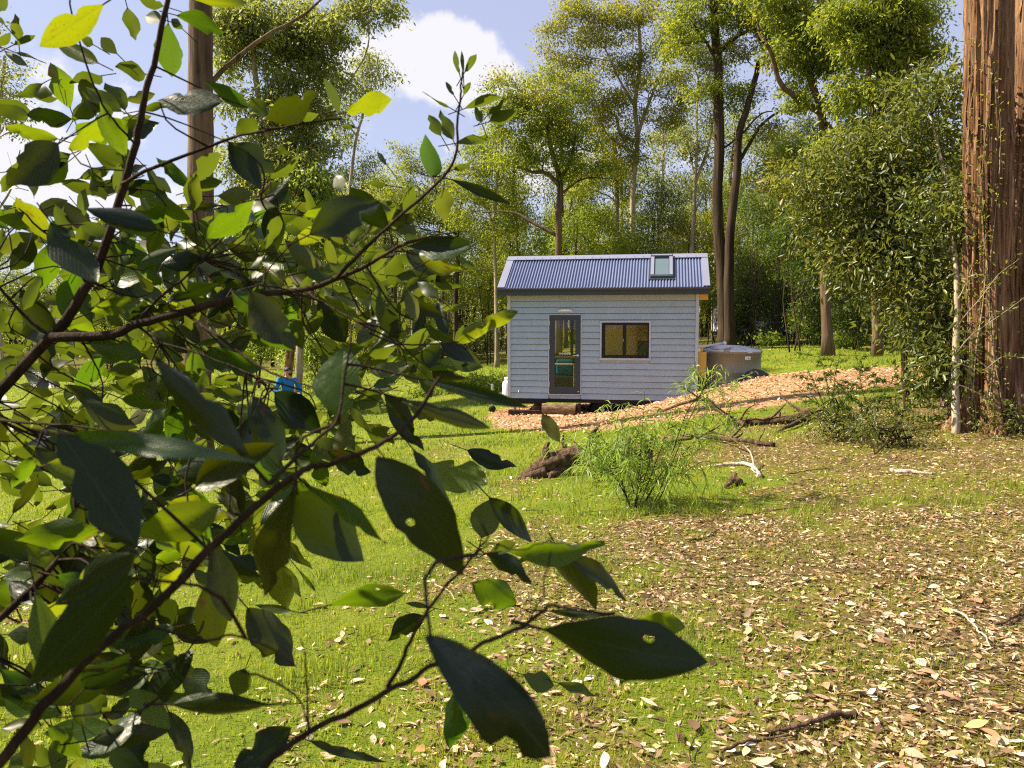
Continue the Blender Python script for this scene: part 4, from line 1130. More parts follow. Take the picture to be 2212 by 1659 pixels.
def tree(name, label, cat, Y, trunk, tw, bark, blobs, leaf, limbs=(), group=None, leaf_size=.15, dens=.17, hang=.5, flat=.55, clump=None, seed=0, base_flare=1.5, wob=.012, twig=True, tone=0.0, dead=()):
    """trunk: 2212-pixel polyline from the base up (base drops to the ground), tw: widths in those pixels at both ends;
    blobs: crown masses (fx, fy, rx, ry[, depth shift]); limbs: extra drawn limbs [(points), w0, w1]"""
    rng = np.random.default_rng(1000 + seed)
    m = mpp(Y)
    tk = 1.0 if seed == 1 else .62
    tw = (tw[0] * tk, tw[1] * tk)
    pts = [np.array(T(x, y, Y)) for x, y in trunk]
    gx, gy = pts[0][0], pts[0][1]; g = G(gx, gy)
    root = empty(name, (gx, gy, g)); tag(root, label, cat, group)
    if pts[0][2] > g + .3: pts = [np.array([gx - (pts[1][0] - gx) * .05, gy, g - .15])] + pts
    else: pts[0] = np.array([gx, gy, g - .15])
    L = np.linalg.norm(pts[-1] - pts[0])
    n = max(16, int(L * 2.2))
    path = smooth_path(pts, n, wob, rng)
    t = np.linspace(0, 1, n)
    rad = (tw[0] + (tw[1] - tw[0]) * t ** .8) * m / 2
    hgt = path[:, 2] - g
    rad = rad * (1 + (base_flare - 1) * np.exp(-np.clip(hgt, 0, 9) / .45)) * (1 + rng.normal(0, .02, n))
    mb = MB(); mb.tube(path, rad, 12); mb.build('trunk', bark, root, smooth=True, world_space=True)
    anchors = [(path, rad)]
    for lp, w0, w1 in limbs:
        q = [np.array(T(x, y, Y + (dd[0] if dd else 0))) for x, y, *dd in lp]
        j = int(np.argmin(((path - q[0]) ** 2).sum(1))); q[0] = path[j]
        dy = rng.normal(0, .9)
        for i in range(1, len(q)): q[i] = q[i] + np.array([0, dy * i / len(q), 0])
        nn = max(10, int(np.linalg.norm(q[-1] - q[0]) * 2.5))
        pp = smooth_path(q, nn, .012, rng); rr = np.linspace(w0 * max(tk, .7), w1 * max(tk, .7), nn) * m / 2
        mb = MB(); mb.tube(pp, rr, 8); mb.build('limb', bark, root, smooth=True, world_space=True)
        anchors.append((pp, rr))
    C = []; RR = []; NL = 0
    apts = np.concatenate([a[0][len(a[0]) // 4:] for a in anchors]); arad = np.concatenate([a[1][len(a[1]) // 4:] for a in anchors])
    for bl in blobs:
        fx, fy, rx, ry = bl[:4]; dep = bl[4] if len(bl) > 4 else 0
        c = np.array(T(fx, fy, Y + dep)); rx, ry = rx * 1.18, ry * 1.15; rxm, rym = rx * m, ry * m
        rs = clump or max(.35, min(.95, .34 * min(rxm, rym) + .25))
        k = max(4, int(2.1 * (rxm * rym) / (rs * rs)) + 2)
        cl = blob_clumps(c, rxm, .85 * (rxm + rym) / 2, rym, k, rng, rs)
        # a limb into the mass
        low = c + np.array([0, 0, -rym * .55])
        cand = apts[:, 2] < c[2] - .1 * rym
        dd = ((apts - low) ** 2).sum(1) + np.where(cand, 0, 1e3) + np.abs(apts[:, 2] - (low[2] - .5 * np.linalg.norm((low - apts)[:, :2], axis=1))) * .8
        j = int(np.argmin(dd))
        r0 = min(arad[j] * .65, .012 + .020 * max(rxm, rym))
        lp = limb_path(apts[j], c + rng.normal(0, .1, 3) * rym, .12, 12, rng)
        mb = MB(); mb.tube(lp, np.linspace(r0, r0 * .3, 12), 7)
        for q in cl:
            kk = rng.integers(3, 11)
            if twig: mb.tube(limb_path(lp[kk], q, .15, 6, rng, .03), np.linspace(max(.012, r0 * .38), .007, 6), 4, False)
        mb.build('limb', bark, root, smooth=True, world_space=True)
        for q in cl: C.append(q); RR.append(rs * (.65 + .6 * rng.random()))
        NL += int(dens * 1.75 * math.pi * rx * ry)
    for lp, w0, w1 in dead:
        q = [np.array(T(x, y, Y)) for x, y in lp]
        mb = MB(); nn = 10; pp = smooth_path(q, nn, .02, rng); mb.tube(pp, np.linspace(w0, w1, nn) * m / 2, 5)
        for s in range(4):
            j = rng.integers(3, nn - 1); e = pp[j] + rng.normal(0, .5, 3) + np.array([0, 0, .4])
            mb.tube(smooth_path([pp[j], e], 4), np.linspace(w1 * .7, w1 * .3, 4) * m / 2, 4, False)
        mb.build('dead_branch', bark, root, world_space=True)
    if NL:
        v, f, rr = crown_leaves(C, RR, NL, leaf_size, hang, flat, rng=rng, tone=tone)
        link('crown', mesh_np('crown', v, f, rr), leaf, root)
    return root

E, EG, EY, DK, LT = MT['euc'], MT['euc_grey'], MT['euc_gold'], MT['dark_leaf'], MT['light_leaf']
BB, BD, BP = MT['bark_brown'], MT['bark_dark'], MT['bark_pale']
GG = 'gum trees around the clearing'

# -- left side
tree('gum_tree', 'stout brown stringybark trunk rising behind the leafy foreground shrub', 'tree', 17, [(418, 1010), (432, 440), (429, 0), (424, -320), (420, -1000)], (64, 34), BB,
     [(560, -960, 170, 90), (300, -980, 160, 90), (440, -1080, 180, 80)], E, limbs=[([(430, 205), (480, 145), (560, 70), (640, 20), (720, -60)], 12, 4)], seed=1, dens=.15, leaf_size=.13)
tree('gum_tree', 'light leaved gum with thin pale forked trunk beside the stringybark', 'tree', 27, [(640, 880), (650, 660), (612, 420), (560, 200), (548, 60), (560, -40)], (30, 14), BP,
     [(580, 60, 90, 60), (680, 60, 90, 55), (500, 110, 45, 50), (790, 15, 60, 30), (660, 150, 70, 45), (600, 250, 90, 60), (680, 330, 65, 80), (640, 400, 80, 60), (560, 360, 60, 60), (520, 40, 55, 50)], EG,
     limbs=[([(575, 260), (640, 190), (690, 120), (720, 60), (740, 0)], 12, 5), ([(590, 330), (680, 280), (790, 130), (800, 60)], 8, 3)], seed=2, dens=.19, leaf_size=.15)
tree('gum_tree', 'slim gum with airy rounded crown against the cumulus cloud', 'tree', 36, [(742, 800), (745, 560), (765, 330), (790, 220)], (18, 8), BP,
     [(775, 180, 55, 50), (800, 150, 35, 30), (740, 250, 50, 50), (745, 440, 60, 60), (700, 480, 70, 60)], EG, seed=3, dens=.13, leaf_size=.15)
tree('gum_tree', 'pale sparse half bare gum at the edge of the clearing', 'tree', 30, [(-60, 860), (-40, 560), (-10, 330), (10, 120)], (30, 10), BP,
     [(10, 200, 40, 60), (40, 260, 30, 40), (-60, 150, 80, 80)], EG, limbs=[([(-30, 420), (20, 300), (45, 230)], 9, 3), ([(-35, 480), (30, 420), (60, 330)], 8, 3)], seed=4, dens=.05,
     dead=[([(-20, 400), (60, 380), (120, 300)], 6, 2), ([(-20, 520), (60, 470), (150, 440)], 6, 2)])
tree('gum_tree', 'reddish trunked gum standing behind the man in blue', 'tree', 26, [(610, 900), (628, 760), (642, 640), (650, 520), (640, 400)], (34, 22), MT['bark_red'],
     [(700, 540, 80, 60), (580, 520, 80, 60), (520, 600, 70, 50), (650, 430, 80, 50)], LT, seed=5, dens=.16)
# -- centre, behind the cabin
tree('gum_tree', 'dark trunked gum with wide forked limbs left of the ridge', 'tree', 42, [(1202, 770), (1206, 560), (1206, 470), (1208, 385), (1190, 320), (1180, 260)], (32, 14), BB,
     [(1120, 200, 60, 40), (1190, 240, 70, 45), (1130, 270, 60, 40), (1215, 180, 55, 40), (1240, 300, 60, 45), (1080, 225, 40, 30), (1175, 330, 55, 35), (1110, 340, 45, 35), (1260, 360, 50, 40)], E,
     limbs=[([(1206, 400), (1180, 375), (1150, 372), (1115, 362)], 16, 6), ([(1208, 385), (1230, 350), (1240, 320), (1245, 280)], 14, 5), ([(1200, 520), (1150, 480), (1110, 455), (1040, 452)], 12, 4), ([(1207, 430), (1260, 385), (1330, 385)], 8, 3)], seed=10, dens=.20)
tree('gum_tree', 'tall cream trunked gum behind the roof with golden layered crown', 'tree', 44, [(1366, 770), (1366, 560), (1368, 400), (1376, 300), (1372, 230), (1385, 120), (1380, 40)], (24, 10), BP,
     [(1300, 60, 80, 40), (1390, 30, 80, 40), (1240, 110, 60, 35), (1330, 130, 70, 35), (1270, 190, 75, 40), (1400, 190, 70, 40), (1310, 255, 80, 45), (1230, 30, 40, 35), (1450, 90, 55, 40), (1350, 330, 55, 40), (1440, 250, 45, 35), (1205, 60, 30, 25)], EY,
     limbs=[([(1372, 300), (1340, 290), (1330, 250), (1290, 230)], 12, 5), ([(1378, 290), (1395, 240), (1420, 180), (1440, 130)], 12, 5), ([(1372, 230), (1335, 160), (1310, 100)], 9, 4), ([(1374, 330), (1320, 300), (1290, 260)], 9, 4)], seed=11, dens=.20)
tree('gum_tree', 'straight pale pole trunked gum between dark forked gum and cream gum', 'tree', 46, [(1332, 770), (1331, 560), (1333, 470), (1331, 380), (1325, 300)], (20, 12), BP,
     [(1300, 330, 60, 40), (1260, 400, 60, 40), (1340, 400, 40, 40), (1285, 455, 50, 35)], E, seed=12, dens=.17)
tree('gum_tree', 'slender pale gum forking in a vee over the right end of roof', 'tree', 41, [(1492, 770), (1494, 560), (1499, 450), (1500, 400), (1506, 330), (1505, 260), (1508, 170)], (18, 6), BP,
     [(1500, 130, 60, 40), (1480, 60, 60, 45), (1450, 170, 40, 35), (1530, 230, 40, 40), (1470, 290, 40, 35), (1500, 310, 35, 30), (1535, 330, 35, 35), (1550, 120, 40, 40)], EG,
     limbs=[([(1500, 400), (1520, 350), (1540, 280), (1548, 210)], 11, 5), ([(1502, 380), (1490, 320), (1472, 270)], 6, 3), ([(1497, 470), (1520, 420), (1540, 380)], 6, 3)], seed=13, dens=.11)
tree('gum_tree', 'tall dark straight gum trunk joined at the foot to a leaning one', 'tree', 37, [(1566, 752), (1560, 600), (1553, 480), (1556, 300), (1553, 150), (1545, 60), (1540, -60)], (46, 26), BD,
     [(1540, 20, 70, 40), (1600, 40, 60, 35), (1500, 20, 60, 40), (1470, 90, 45, 35), (1560, -40, 80, 40), (1590, 200, 35, 35), (1530, 190, 30, 30)], E,
     limbs=[([(1552, 120), (1590, 80), (1620, 60), (1650, 55)], 14, 6), ([(1553, 130), (1520, 90), (1490, 50)], 11, 4), ([(1556, 330), (1590, 300), (1605, 260)], 7, 3)], seed=14, dens=.17, base_flare=1.25)
tree('gum_tree', 'leaning dark gum trunk with long limb stretching over the clearing', 'tree', 36.6, [(1578, 752), (1574, 640), (1578, 500), (1592, 380), (1596, 300), (1614, 230), (1632, 170), (1640, 130)], (40, 16), BD,
     [(1640, 60, 60, 40), (1690, 40, 60, 40), (1600, 110, 40, 30), (1720, 100, 40, 30), (1660, 270, 30, 25), (1730, 190, 30, 25)], EY,
     limbs=[([(1592, 350), (1620, 310), (1650, 265), (1690, 235), (1740, 215)], 13, 5), ([(1600, 290), (1640, 250), (1670, 240)], 6, 3), ([(1638, 150), (1660, 120), (1650, 60), (1645, 0)], 11, 5)], seed=15, dens=.15, base_flare=1.25)
tree('gum_tree', 'tall brown gum with heavy limb reaching left beside the leafy thicket', 'tree', 30, [(1790, 770), (1782, 560), (1781, 400), (1780, 300), (1776, 235), (1752, 160), (1742, 80), (1735, -40)], (36, 18), BB,
     [(1740, 30, 80, 45), (1800, 60, 70, 40), (1690, 90, 60, 40), (1760, 130, 60, 35), (1830, 130, 60, 40), (1690, -10, 80, 50), (1720, 210, 35, 30), (1850, 260, 60, 45)], E,
     limbs=[([(1776, 240), (1720, 215), (1680, 190), (1655, 125), (1640, 110)], 20, 10), ([(1655, 130), (1658, 80), (1650, 20)], 10, 5), ([(1779, 260), (1800, 300), (1815, 350), (1820, 380)], 10, 6), ([(1776, 230), (1790, 190), (1835, 170)], 9, 4)], seed=16, dens=.17)
tree('gum_tree', 'gum with twin upright forks rising behind the leafy thicket', 'tree', 27, [(1895, 760), (1888, 560), (1886, 400), (1885, 250), (1886, 200), (1872, 130), (1862, 60), (1860, -40)], (30, 14), BB,
     [(1850, 60, 70, 45), (1930, 40, 70, 45), (1890, 110, 60, 40), (1960, 110, 55, 40), (1900, -10, 90, 50), (1840, 200, 40, 35), (1985, 60, 50, 60), (1920, 220, 60, 50), (1840, 330, 60, 50)], E,
     limbs=[([(1886, 200), (1905, 140), (1895, 60), (1890, -20)], 12, 7), ([(1888, 250), (1925, 200), (1950, 140), (1960, 60)], 9, 4), ([(1886, 300), (1910, 250), (1945, 235)], 7, 3)], seed=17, dens=.19)
tree('gum_tree', 'lone gum with patchy pale bark standing on the lawn left of tiny house', 'tree', 47, [(1073, 788), (1072, 650), (1070, 520), (1075, 400), (1085, 320), (1080, 260)], (15, 7), BP,
     [(1060, 330, 60, 40), (1100, 380, 50, 40), (1040, 400, 60, 40), (1080, 290, 50, 30), (1010, 350, 50, 40), (1110, 460, 50, 40), (1050, 480, 70, 40), (1000, 450, 50, 40)], E,
     limbs=[([(1071, 560), (1100, 500), (1120, 470)], 6, 3), ([(1072, 480), (1040, 430), (1010, 400)], 6, 3)], seed=18, dens=.16)
tree('gum_tree', 'dark branching gum beside the lone lawn gum', 'tree', 50, [(985, 790), (985, 640), (990, 560), (985, 500), (1000, 430)], (20, 8), BD,
     [(960, 400, 60, 45), (900, 380, 60, 45), (940, 460, 70, 45), (880, 330, 40, 30), (1000, 520, 60, 40), (890, 470, 60, 40), (840, 420, 50, 40)], E, limbs=[([(988, 520), (1000, 470), (1015, 440)], 9, 4)], seed=19, dens=.17)

# -- dense trees and bushes that fill between the trunks
def bush(name, label, fx, fy, rx, ry, Y, leaf, size=.16, dens=.24, seed=0, stems=3, group='undergrowth at the forest edge', cat='bush', k=None, tone=0.0, fold=False, flat=.75, hang=.35, bark=None, parts=True):
    rng = np.random.default_rng(5000 + seed)
    m = mpp(Y); c = np.array(T(fx, fy, Y)); g = G(c[0], c[1])
    root = empty(name, (c[0], c[1], g)); tag(root, label, cat, group)
    rs = max(.28, min(.9, .30 * min(rx, ry) * m + .12))
    cl = blob_clumps(c, rx * m, .8 * (rx + ry) * m / 2, ry * m, k or max(5, int(2.0 * rx * ry * m * m / rs ** 2)), rng, rs)
    for s in range(stems):
        b0 = np.array([c[0] + rng.normal(0, .25 * rx * m * .4), c[1] + rng.normal(0, .3), 0]); b0[2] = G(b0[0], b0[1]) - .1
        tips = rng.choice(len(cl), min(len(cl), 5), replace=False)
        mb = MB(); top = c + np.array([rng.normal(0, rx * m * .3), rng.normal(0, rx * m * .3), ry * m * .3])
        tp = smooth_path([b0, (b0 + top) / 2 + rng.normal(0, .15, 3), top], 10, .02, rng); r0 = .012 + .016 * (rx + ry) * m / 2
        mb.tube(tp, np.linspace(r0, r0 * .3, 10), 6)
        for j in tips: mb.tube(limb_path(tp[rng.integers(3, 9)], cl[j], .1, 5, rng), np.linspace(r0 * .4, .005, 5), 4, False)
        mb.build('stem', bark or BD, root, smooth=True, world_space=True)
    n = int(dens * 1.35 * math.pi * rx * ry)
    v, f, rr = crown_leaves(cl, [rs * (.7 + .6 * rng.random()) for _ in cl], n, size, hang, flat, rng=rng, tone=tone, fold=fold)
    link('foliage', mesh_np('foliage', v, f, rr), leaf, root)
    return root
B = bush
# behind the roof
B('evergreen_tree', 'dense dark evergreen with rounded top behind the roof skylight', 1420, 440, 60, 110, 47, DK, seed=1, cat='tree', group=None, dens=.24)
B('evergreen_tree', 'dark evergreen crown hugging the cream gum trunk above the roof', 1395, 520, 60, 60, 44, DK, seed=2, cat='tree', group=None, tone=.1)
B('leafy_bush', 'bright green rounded bush above the middle of the roof', 1255, 500, 55, 65, 43, LT, seed=3)
B('leafy_bush', 'olive green bush above the roof between the two pale gums', 1320, 530, 55, 50, 42, E, seed=4)
B('leafy_bush', 'yellow green sapling crown beside the vee forked gum above roof', 1500, 510, 50, 60, 45, EY, seed=5)
B('leafy_bush', 'low green bush above the left end of the roof', 1140, 550, 60, 45, 46, LT, seed=6)
B('leafy_bush', 'grey green bush behind the lone lawn gum', 1060, 590, 60, 70, 52, E, seed=7)
# right of the cabin
B('leafy_bush', 'golden leaved sapling right of the leaning dark gum', 1680, 400, 75, 90, 40, EY, seed=8, cat='tree', group=None)
B('leafy_bush', 'light green bushy sapling below the long leaning limb', 1720, 330, 60, 50, 41, LT, seed=9, cat='tree', group=None)
B('wattle_tree', 'feathery dark green wattle in the shade right of tiny house', 1730, 520, 90, 70, 33, MT['wattle'], seed=10, cat='tree', group=None, size=.10, dens=.42)
B('wattle_tree', 'smaller feathery wattle behind the brown gum trunk', 1640, 470, 60, 60, 39, MT['wattle'], seed=11, cat='tree', group=None, size=.11, dens=.34)
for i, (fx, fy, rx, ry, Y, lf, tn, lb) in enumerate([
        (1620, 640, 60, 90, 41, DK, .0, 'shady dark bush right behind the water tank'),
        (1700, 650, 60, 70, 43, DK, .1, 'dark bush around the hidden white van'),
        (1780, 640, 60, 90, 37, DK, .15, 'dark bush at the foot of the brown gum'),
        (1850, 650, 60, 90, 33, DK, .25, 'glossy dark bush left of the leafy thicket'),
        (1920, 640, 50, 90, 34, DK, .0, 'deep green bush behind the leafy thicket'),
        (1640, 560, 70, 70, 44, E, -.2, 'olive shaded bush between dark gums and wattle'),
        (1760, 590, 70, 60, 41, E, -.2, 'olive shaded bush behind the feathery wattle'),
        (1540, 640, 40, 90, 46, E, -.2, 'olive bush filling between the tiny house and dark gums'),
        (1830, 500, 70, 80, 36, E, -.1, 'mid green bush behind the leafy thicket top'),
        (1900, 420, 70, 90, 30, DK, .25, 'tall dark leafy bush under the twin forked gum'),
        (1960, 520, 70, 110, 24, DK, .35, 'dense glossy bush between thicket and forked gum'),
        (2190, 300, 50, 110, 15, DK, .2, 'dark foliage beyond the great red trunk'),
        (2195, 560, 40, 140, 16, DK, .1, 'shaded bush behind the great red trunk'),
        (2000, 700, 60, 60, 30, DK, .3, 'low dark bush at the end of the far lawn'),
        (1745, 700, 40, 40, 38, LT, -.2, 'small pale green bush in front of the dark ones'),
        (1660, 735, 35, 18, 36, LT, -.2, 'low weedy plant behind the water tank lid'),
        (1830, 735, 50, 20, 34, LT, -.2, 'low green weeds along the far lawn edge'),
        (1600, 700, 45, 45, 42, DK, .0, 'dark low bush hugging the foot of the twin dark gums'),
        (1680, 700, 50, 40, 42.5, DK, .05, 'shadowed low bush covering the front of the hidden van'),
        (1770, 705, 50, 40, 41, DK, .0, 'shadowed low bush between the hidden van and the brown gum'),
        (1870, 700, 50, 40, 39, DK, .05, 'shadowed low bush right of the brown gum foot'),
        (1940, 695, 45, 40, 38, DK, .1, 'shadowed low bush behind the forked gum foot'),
        (1620, 590, 55, 60, 47, DK, .1, 'tall dark bush seen between the twin dark gums and wattle'),
        (1700, 600, 60, 60, 48, DK, .1, 'tall dark bush filling the wood behind the wattle'),
        (1790, 540, 60, 60, 46, DK, .15, 'tall dark bush behind the brown gum'),
        (1870, 580, 60, 60, 42, DK, .1, 'tall dark bush filling the wood left of the thicket')]):
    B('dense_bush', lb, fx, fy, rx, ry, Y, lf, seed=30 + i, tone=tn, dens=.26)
# left: bushes beyond the lawn, seen through the shrub
for i, (fx, fy, rx, ry, Y, lf, tn, lb) in enumerate([
        (690, 760, 70, 70, 33, LT, .1, 'bright green bush right of the man in blue'),
        (560, 700, 60, 80, 36, LT, 0, 'light green bush left of the reddish trunk'),
        (90, 670, 90, 90, 38, DK, .2, 'dark green bush under the half bare gum'),
        (230, 700, 90, 80, 42, E, 0, 'olive bush beyond the lawn behind shrub stems'),
        (380, 690, 80, 90, 40, E, .0, 'olive bush left of the stringybark foot'),
        (800, 720, 70, 70, 50, E, -.2, 'shaded olive bush in front of the far trunks'),
        (880, 730, 60, 55, 56, DK, .1, 'dark bush at the wood edge beyond the left lawn'),
        (950, 720, 60, 60, 58, DK, .15, 'dark bush behind the dark branching gum'),
        (1020, 730, 50, 50, 57, DK, .1, 'dark bush beyond the lone lawn gum foot'),
        (910, 640, 70, 60, 60, E, 0, 'olive young tree before the far wood'),
        (1000, 620, 60, 60, 60, E, .05, 'olive young tree left of the lone lawn gum')]):
    B('leafy_bush', lb, fx, fy, rx, ry, Y, lf, seed=60 + i, tone=tn, dens=.24)
B('garden_bush', 'low bright fern like garden bush on the lawn behind the drawbar', 1040, 832, 55, 26, 27, LT, seed=70, size=.12, dens=.5, cat='bush', group=None, stems=4, tone=.1)
B('garden_bush', 'small garden bush with reddish flowers beside the jockey wheel', 1062, 850, 20, 14, 24, DK, seed=71, size=.07, dens=.9, cat='bush', group=None, stems=3)
B('garden_bush', 'flat spreading green ground bush further along the left lawn', 930, 850, 60, 20, 29, LT, seed=72, size=.11, dens=.5, cat='bush', group=None, stems=4)

# -- the forest behind: repeated slim gums, each one an object
def forest():
    rng = np.random.default_rng(77)
    protos = []
    for p in range(5):
        H = 15 + rng.random() * 4; mb = MB()
        path = smooth_path([(0, 0, -.2), (rng.normal(0, .15), 0, H * .4), (rng.normal(0, .3), rng.normal(0, .3), H * .75), (rng.normal(0, .5), rng.normal(0, .5), H * .95)], 16, .03, rng)
        mb.tube(path, np.linspace(.21 + .08 * rng.random(), .06, 16), 8)
        C = []; RR = []
        for k in range(16):
            z = H * (.50 + .5 * rng.random()); a = rng.random() * 6.28; r = (1.0 + 1.4 * rng.random()) * (1.15 - z / H * .5)
            c = np.array([path[12][0] + math.cos(a) * r, math.sin(a) * r, z]); j = int(np.argmin(np.abs(path[:, 2] - (z - .7 * r - .4))))
            mb.tube(limb_path(path[j], c, .1, 6, rng), np.linspace(.05, .015, 6), 5, False); C.append(c); RR.append(.8 + .5 * rng.random())
        for k in range(2):
            z = H * (.25 + .2 * rng.random()); C.append(np.array([rng.normal(0, .5), rng.normal(0, .5), z])); RR.append(.5 + .3 * rng.random())
        tr = mb.mesh('trunk', smooth=True)
        v, f, rr = crown_leaves(C, RR, 7000, .22, .5, .6, rng=rng)
        protos.append((tr, mesh_np('crown', v, f, rr)))
    n = 0
    spots = []
    tries = 0
    while n < 112 and tries < 4000:
        tries += 1
        x = rng.uniform(-52, 44); y = rng.uniform(53, 82)
        if x > 6: y -= 8
        if any((x - a) ** 2 + (y - b) ** 2 < 6.5 for a, b in spots): continue
        if abs(x / y) > .72: continue
        if -.12 < x / y < .03 and y < 56: continue
        spots.append((x, y)); p = protos[rng.integers(5)]
        s = .62 + .35 * rng.random()
        px = 512 + x / y * F_PX
        if px < 500: s *= .85 if px > 330 else (.65 if px > 200 else .52)          # the wood is lower on that side
        e = empty('forest_gum', (x, y, G(x, y)), rng.random() * 6.28); e.scale = (s, s, s)
        side = 'left' if px < 512 else 'right'
        tag(e, 'slim gum in the wood beyond the lawn on the side of the man' if side == 'left' else 'slim gum in the wood behind the tiny house and tank', 'tree', 'slim gums of the wood beyond the lawn' if side == 'left' else 'slim gums of the wood behind the tiny house')
        bk = (BD, BB, BP)[rng.integers(3)]; lf = (E, E, EG, DK)[rng.integers(4)]
        for nm, me, mt in (('trunk', p[0], bk), ('crown', p[1], lf)):
            o = bpy.data.objects.new(nm, me); COL.objects.link(o); o.parent = e
            if not me.materials: me.materials.append(mt)
            o.material_slots[0].link = 'OBJECT'; o.material_slots[0].material = mt
        n += 1
    # the far wood that reads as one mass
    C = []; RR = []; mb = MB()
    for k in range(620):
        y = rng.uniform(66, 108); x = rng.uniform(-.74, .74) * y
        px = 512 + x / y * F_PX
        h = 11.5 if px > 520 else (9.0 if px > 250 else 7.0)
        h *= (y / 100) ** .5
        z = G(x, y); top = h * (.7 + .5 * rng.random())
        mb.tube([(x, y, z - .2), (x + rng.normal(0, .3), y, z + top * .6), (x + rng.normal(0, .4), y, z + top)], [.16, .11, .05], 5, False)
        for _ in range(5):
            C.append(np.array([x + rng.normal(0, 1.2), y + rng.normal(0, 1), z + top * (.35 + .65 * rng.random())])); RR.append(1.0 + .8 * rng.random())
        for _ in range(3):
            C.append(np.array([x + rng.normal(0, 1.5), y + rng.normal(0, 1), z + .3 + 2.2 * rng.random()])); RR.append(1.0 + .7 * rng.random())
    v, f, rr = crown_leaves(C, RR, 150000, .40, .4, .7, rng=rng, tone=-.25)
    t = mb.mesh('far_trunks', smooth=True)
    o = link('far_wood', mesh_np('far_wood', v, f, rr), E); tag(o, 'distant wood closing off the clearing', 'wood', kind='stuff')
    o2 = link('far_wood_trunks', t, BD); tag(o2, 'many thin trunks of the distant wood', 'wood', kind='stuff')
forest()
# ------------------------------------------------------------------ the great red trunk and what grows round it
def great_trunk(name, label, Y, axis, width, seed, top=14.0, flare=1.9):
    rng = np.random.default_rng(seed)
    m = mpp(Y)
    pts = [np.array(T(x, y, Y)) for x, y in axis]
    g = G(pts[0][0], pts[0][1]); pts[0][2] = g - .25
    d = pts[-1] - pts[-2]; pts.append(pts[-1] + d / d[2] * (top - pts[-1][2]))
    root = empty(name, (pts[0][0], pts[0][1], g)); tag(root, label, 'tree')
    nz, na = 150, 150
    path = smooth_path(pts, nz)
    h = path[:, 2] - g
    a = np.linspace(0, 2 * np.pi, na, endpoint=False)
    A, Hh = np.meshgrid(a, h)
    ca, sa = np.cos(A), np.sin(A)
    fl = np.exp(-np.clip(Hh, 0, 99) / .42)
    base = width * m / 2 * (1 - .018 * Hh) * (1 + (flare - 1) * fl * (.75 + .5 * np.cos(A * 5 + seed)))
    tw = A + .05 * Hh
    n1 = fbm(tw * 6.5 + 30 + seed, Hh * .5 + 7, 4); n2 = fbm(tw * 13 + 60, Hh * 1.1 + 3 + seed, 3)
    n1 = np.where(A > 2 * np.pi - .5, n1 * (2 * np.pi - A) / .5 + fbm((tw - 2 * np.pi) * 6.5 + 30 + seed, Hh * .55 + 7, 4) * (1 - (2 * np.pi - A) / .5), n1)
    ridge = 1 - np.abs(n1 - .5) * 4; ridge2 = 1 - np.abs(n2 - .5) * 3.2
    r = base - .02 + .058 * ridge + .022 * ridge2
    V = np.stack([path[:, 0][:, None] + r * ca, path[:, 1][:, None] + r * sa, np.broadcast_to(path[:, 2][:, None], r.shape)], -1).reshape(-1, 3)
    i, j = np.meshgrid(np.arange(nz - 1), np.arange(na), indexing='ij'); j2 = (j + 1) % na
    q = np.stack([i * na + j, i * na + j2, (i + 1) * na + j2, (i + 1) * na + j], -1).reshape(-1, 4)
    link('trunk', mesh_np('trunk', V, [q], smooth=True), MT['bark_red'], root)
    # bark strips hanging loose
    for k in range(26):
        aa = rng.uniform(2.2, 5.6); z0 = rng.uniform(.6, 5.5); L = rng.uniform(.35, 1.1); w = rng.uniform(.012, .035)
        VV = []
        for t in np.linspace(0, 1, 7):
            z = z0 + L * t; jz = int(np.argmin(np.abs(h - z))); rr = r[jz, int(aa / (2 * np.pi) * na) % na] + .008 + .03 * (1 - t) ** 2
            for s in (-1, 1):
                an = aa + s * w / rr * (1 - .5 * abs(2 * t - 1)); VV.append((path[jz][0] + rr * math.cos(an), path[jz][1] + rr * math.sin(an), g + z))
        mb = MB(); mb.add(VV, [(2 * k_, 2 * k_ + 1, 2 * k_ + 3, 2 * k_ + 2) for k_ in range(6)])
        mb.build('bark_strip', MT['bark_red'], root, smooth=True, world_space=True)
    # upper crown out of the picture: limbs and leaves that shade the ground below
    C = []; RR = []
    for k in range(7):
        an = rng.random() * 6.28; e = path[-1 - k * 3] + np.array([math.cos(an) * 2.2, math.sin(an) * 2.2, 1.2])
        mb = MB(); mb.tube(limb_path(path[-1 - k * 3], e, .1, 8, rng), np.linspace(.10, .03, 8), 7); mb.build('limb', MT['bark_red'], root, smooth=True, world_space=True)
        for _ in range(5): C.append(e + rng.normal(0, .6, 3)); RR.append(.6)
    v, f, rr = crown_leaves(C, RR, 5000, .15, rng=rng)
    link('crown', mesh_np('crown', v, f, rr), E, root)
    return path, r, g
BT = great_trunk('stringybark_tree', 'great red brown fibrous stringybark trunk with vines at its foot', 10.2, [(2133, 935), (2133, 800), (2135, 600), (2134, 300), (2136, 0)], 85, 3)
great_trunk('stringybark_tree', 'dark shaded trunk standing just behind the great red one', 11.3, [(2236, 935), (2228, 760), (2225, 560), (2238, 300), (2250, 0)], 96, 8)

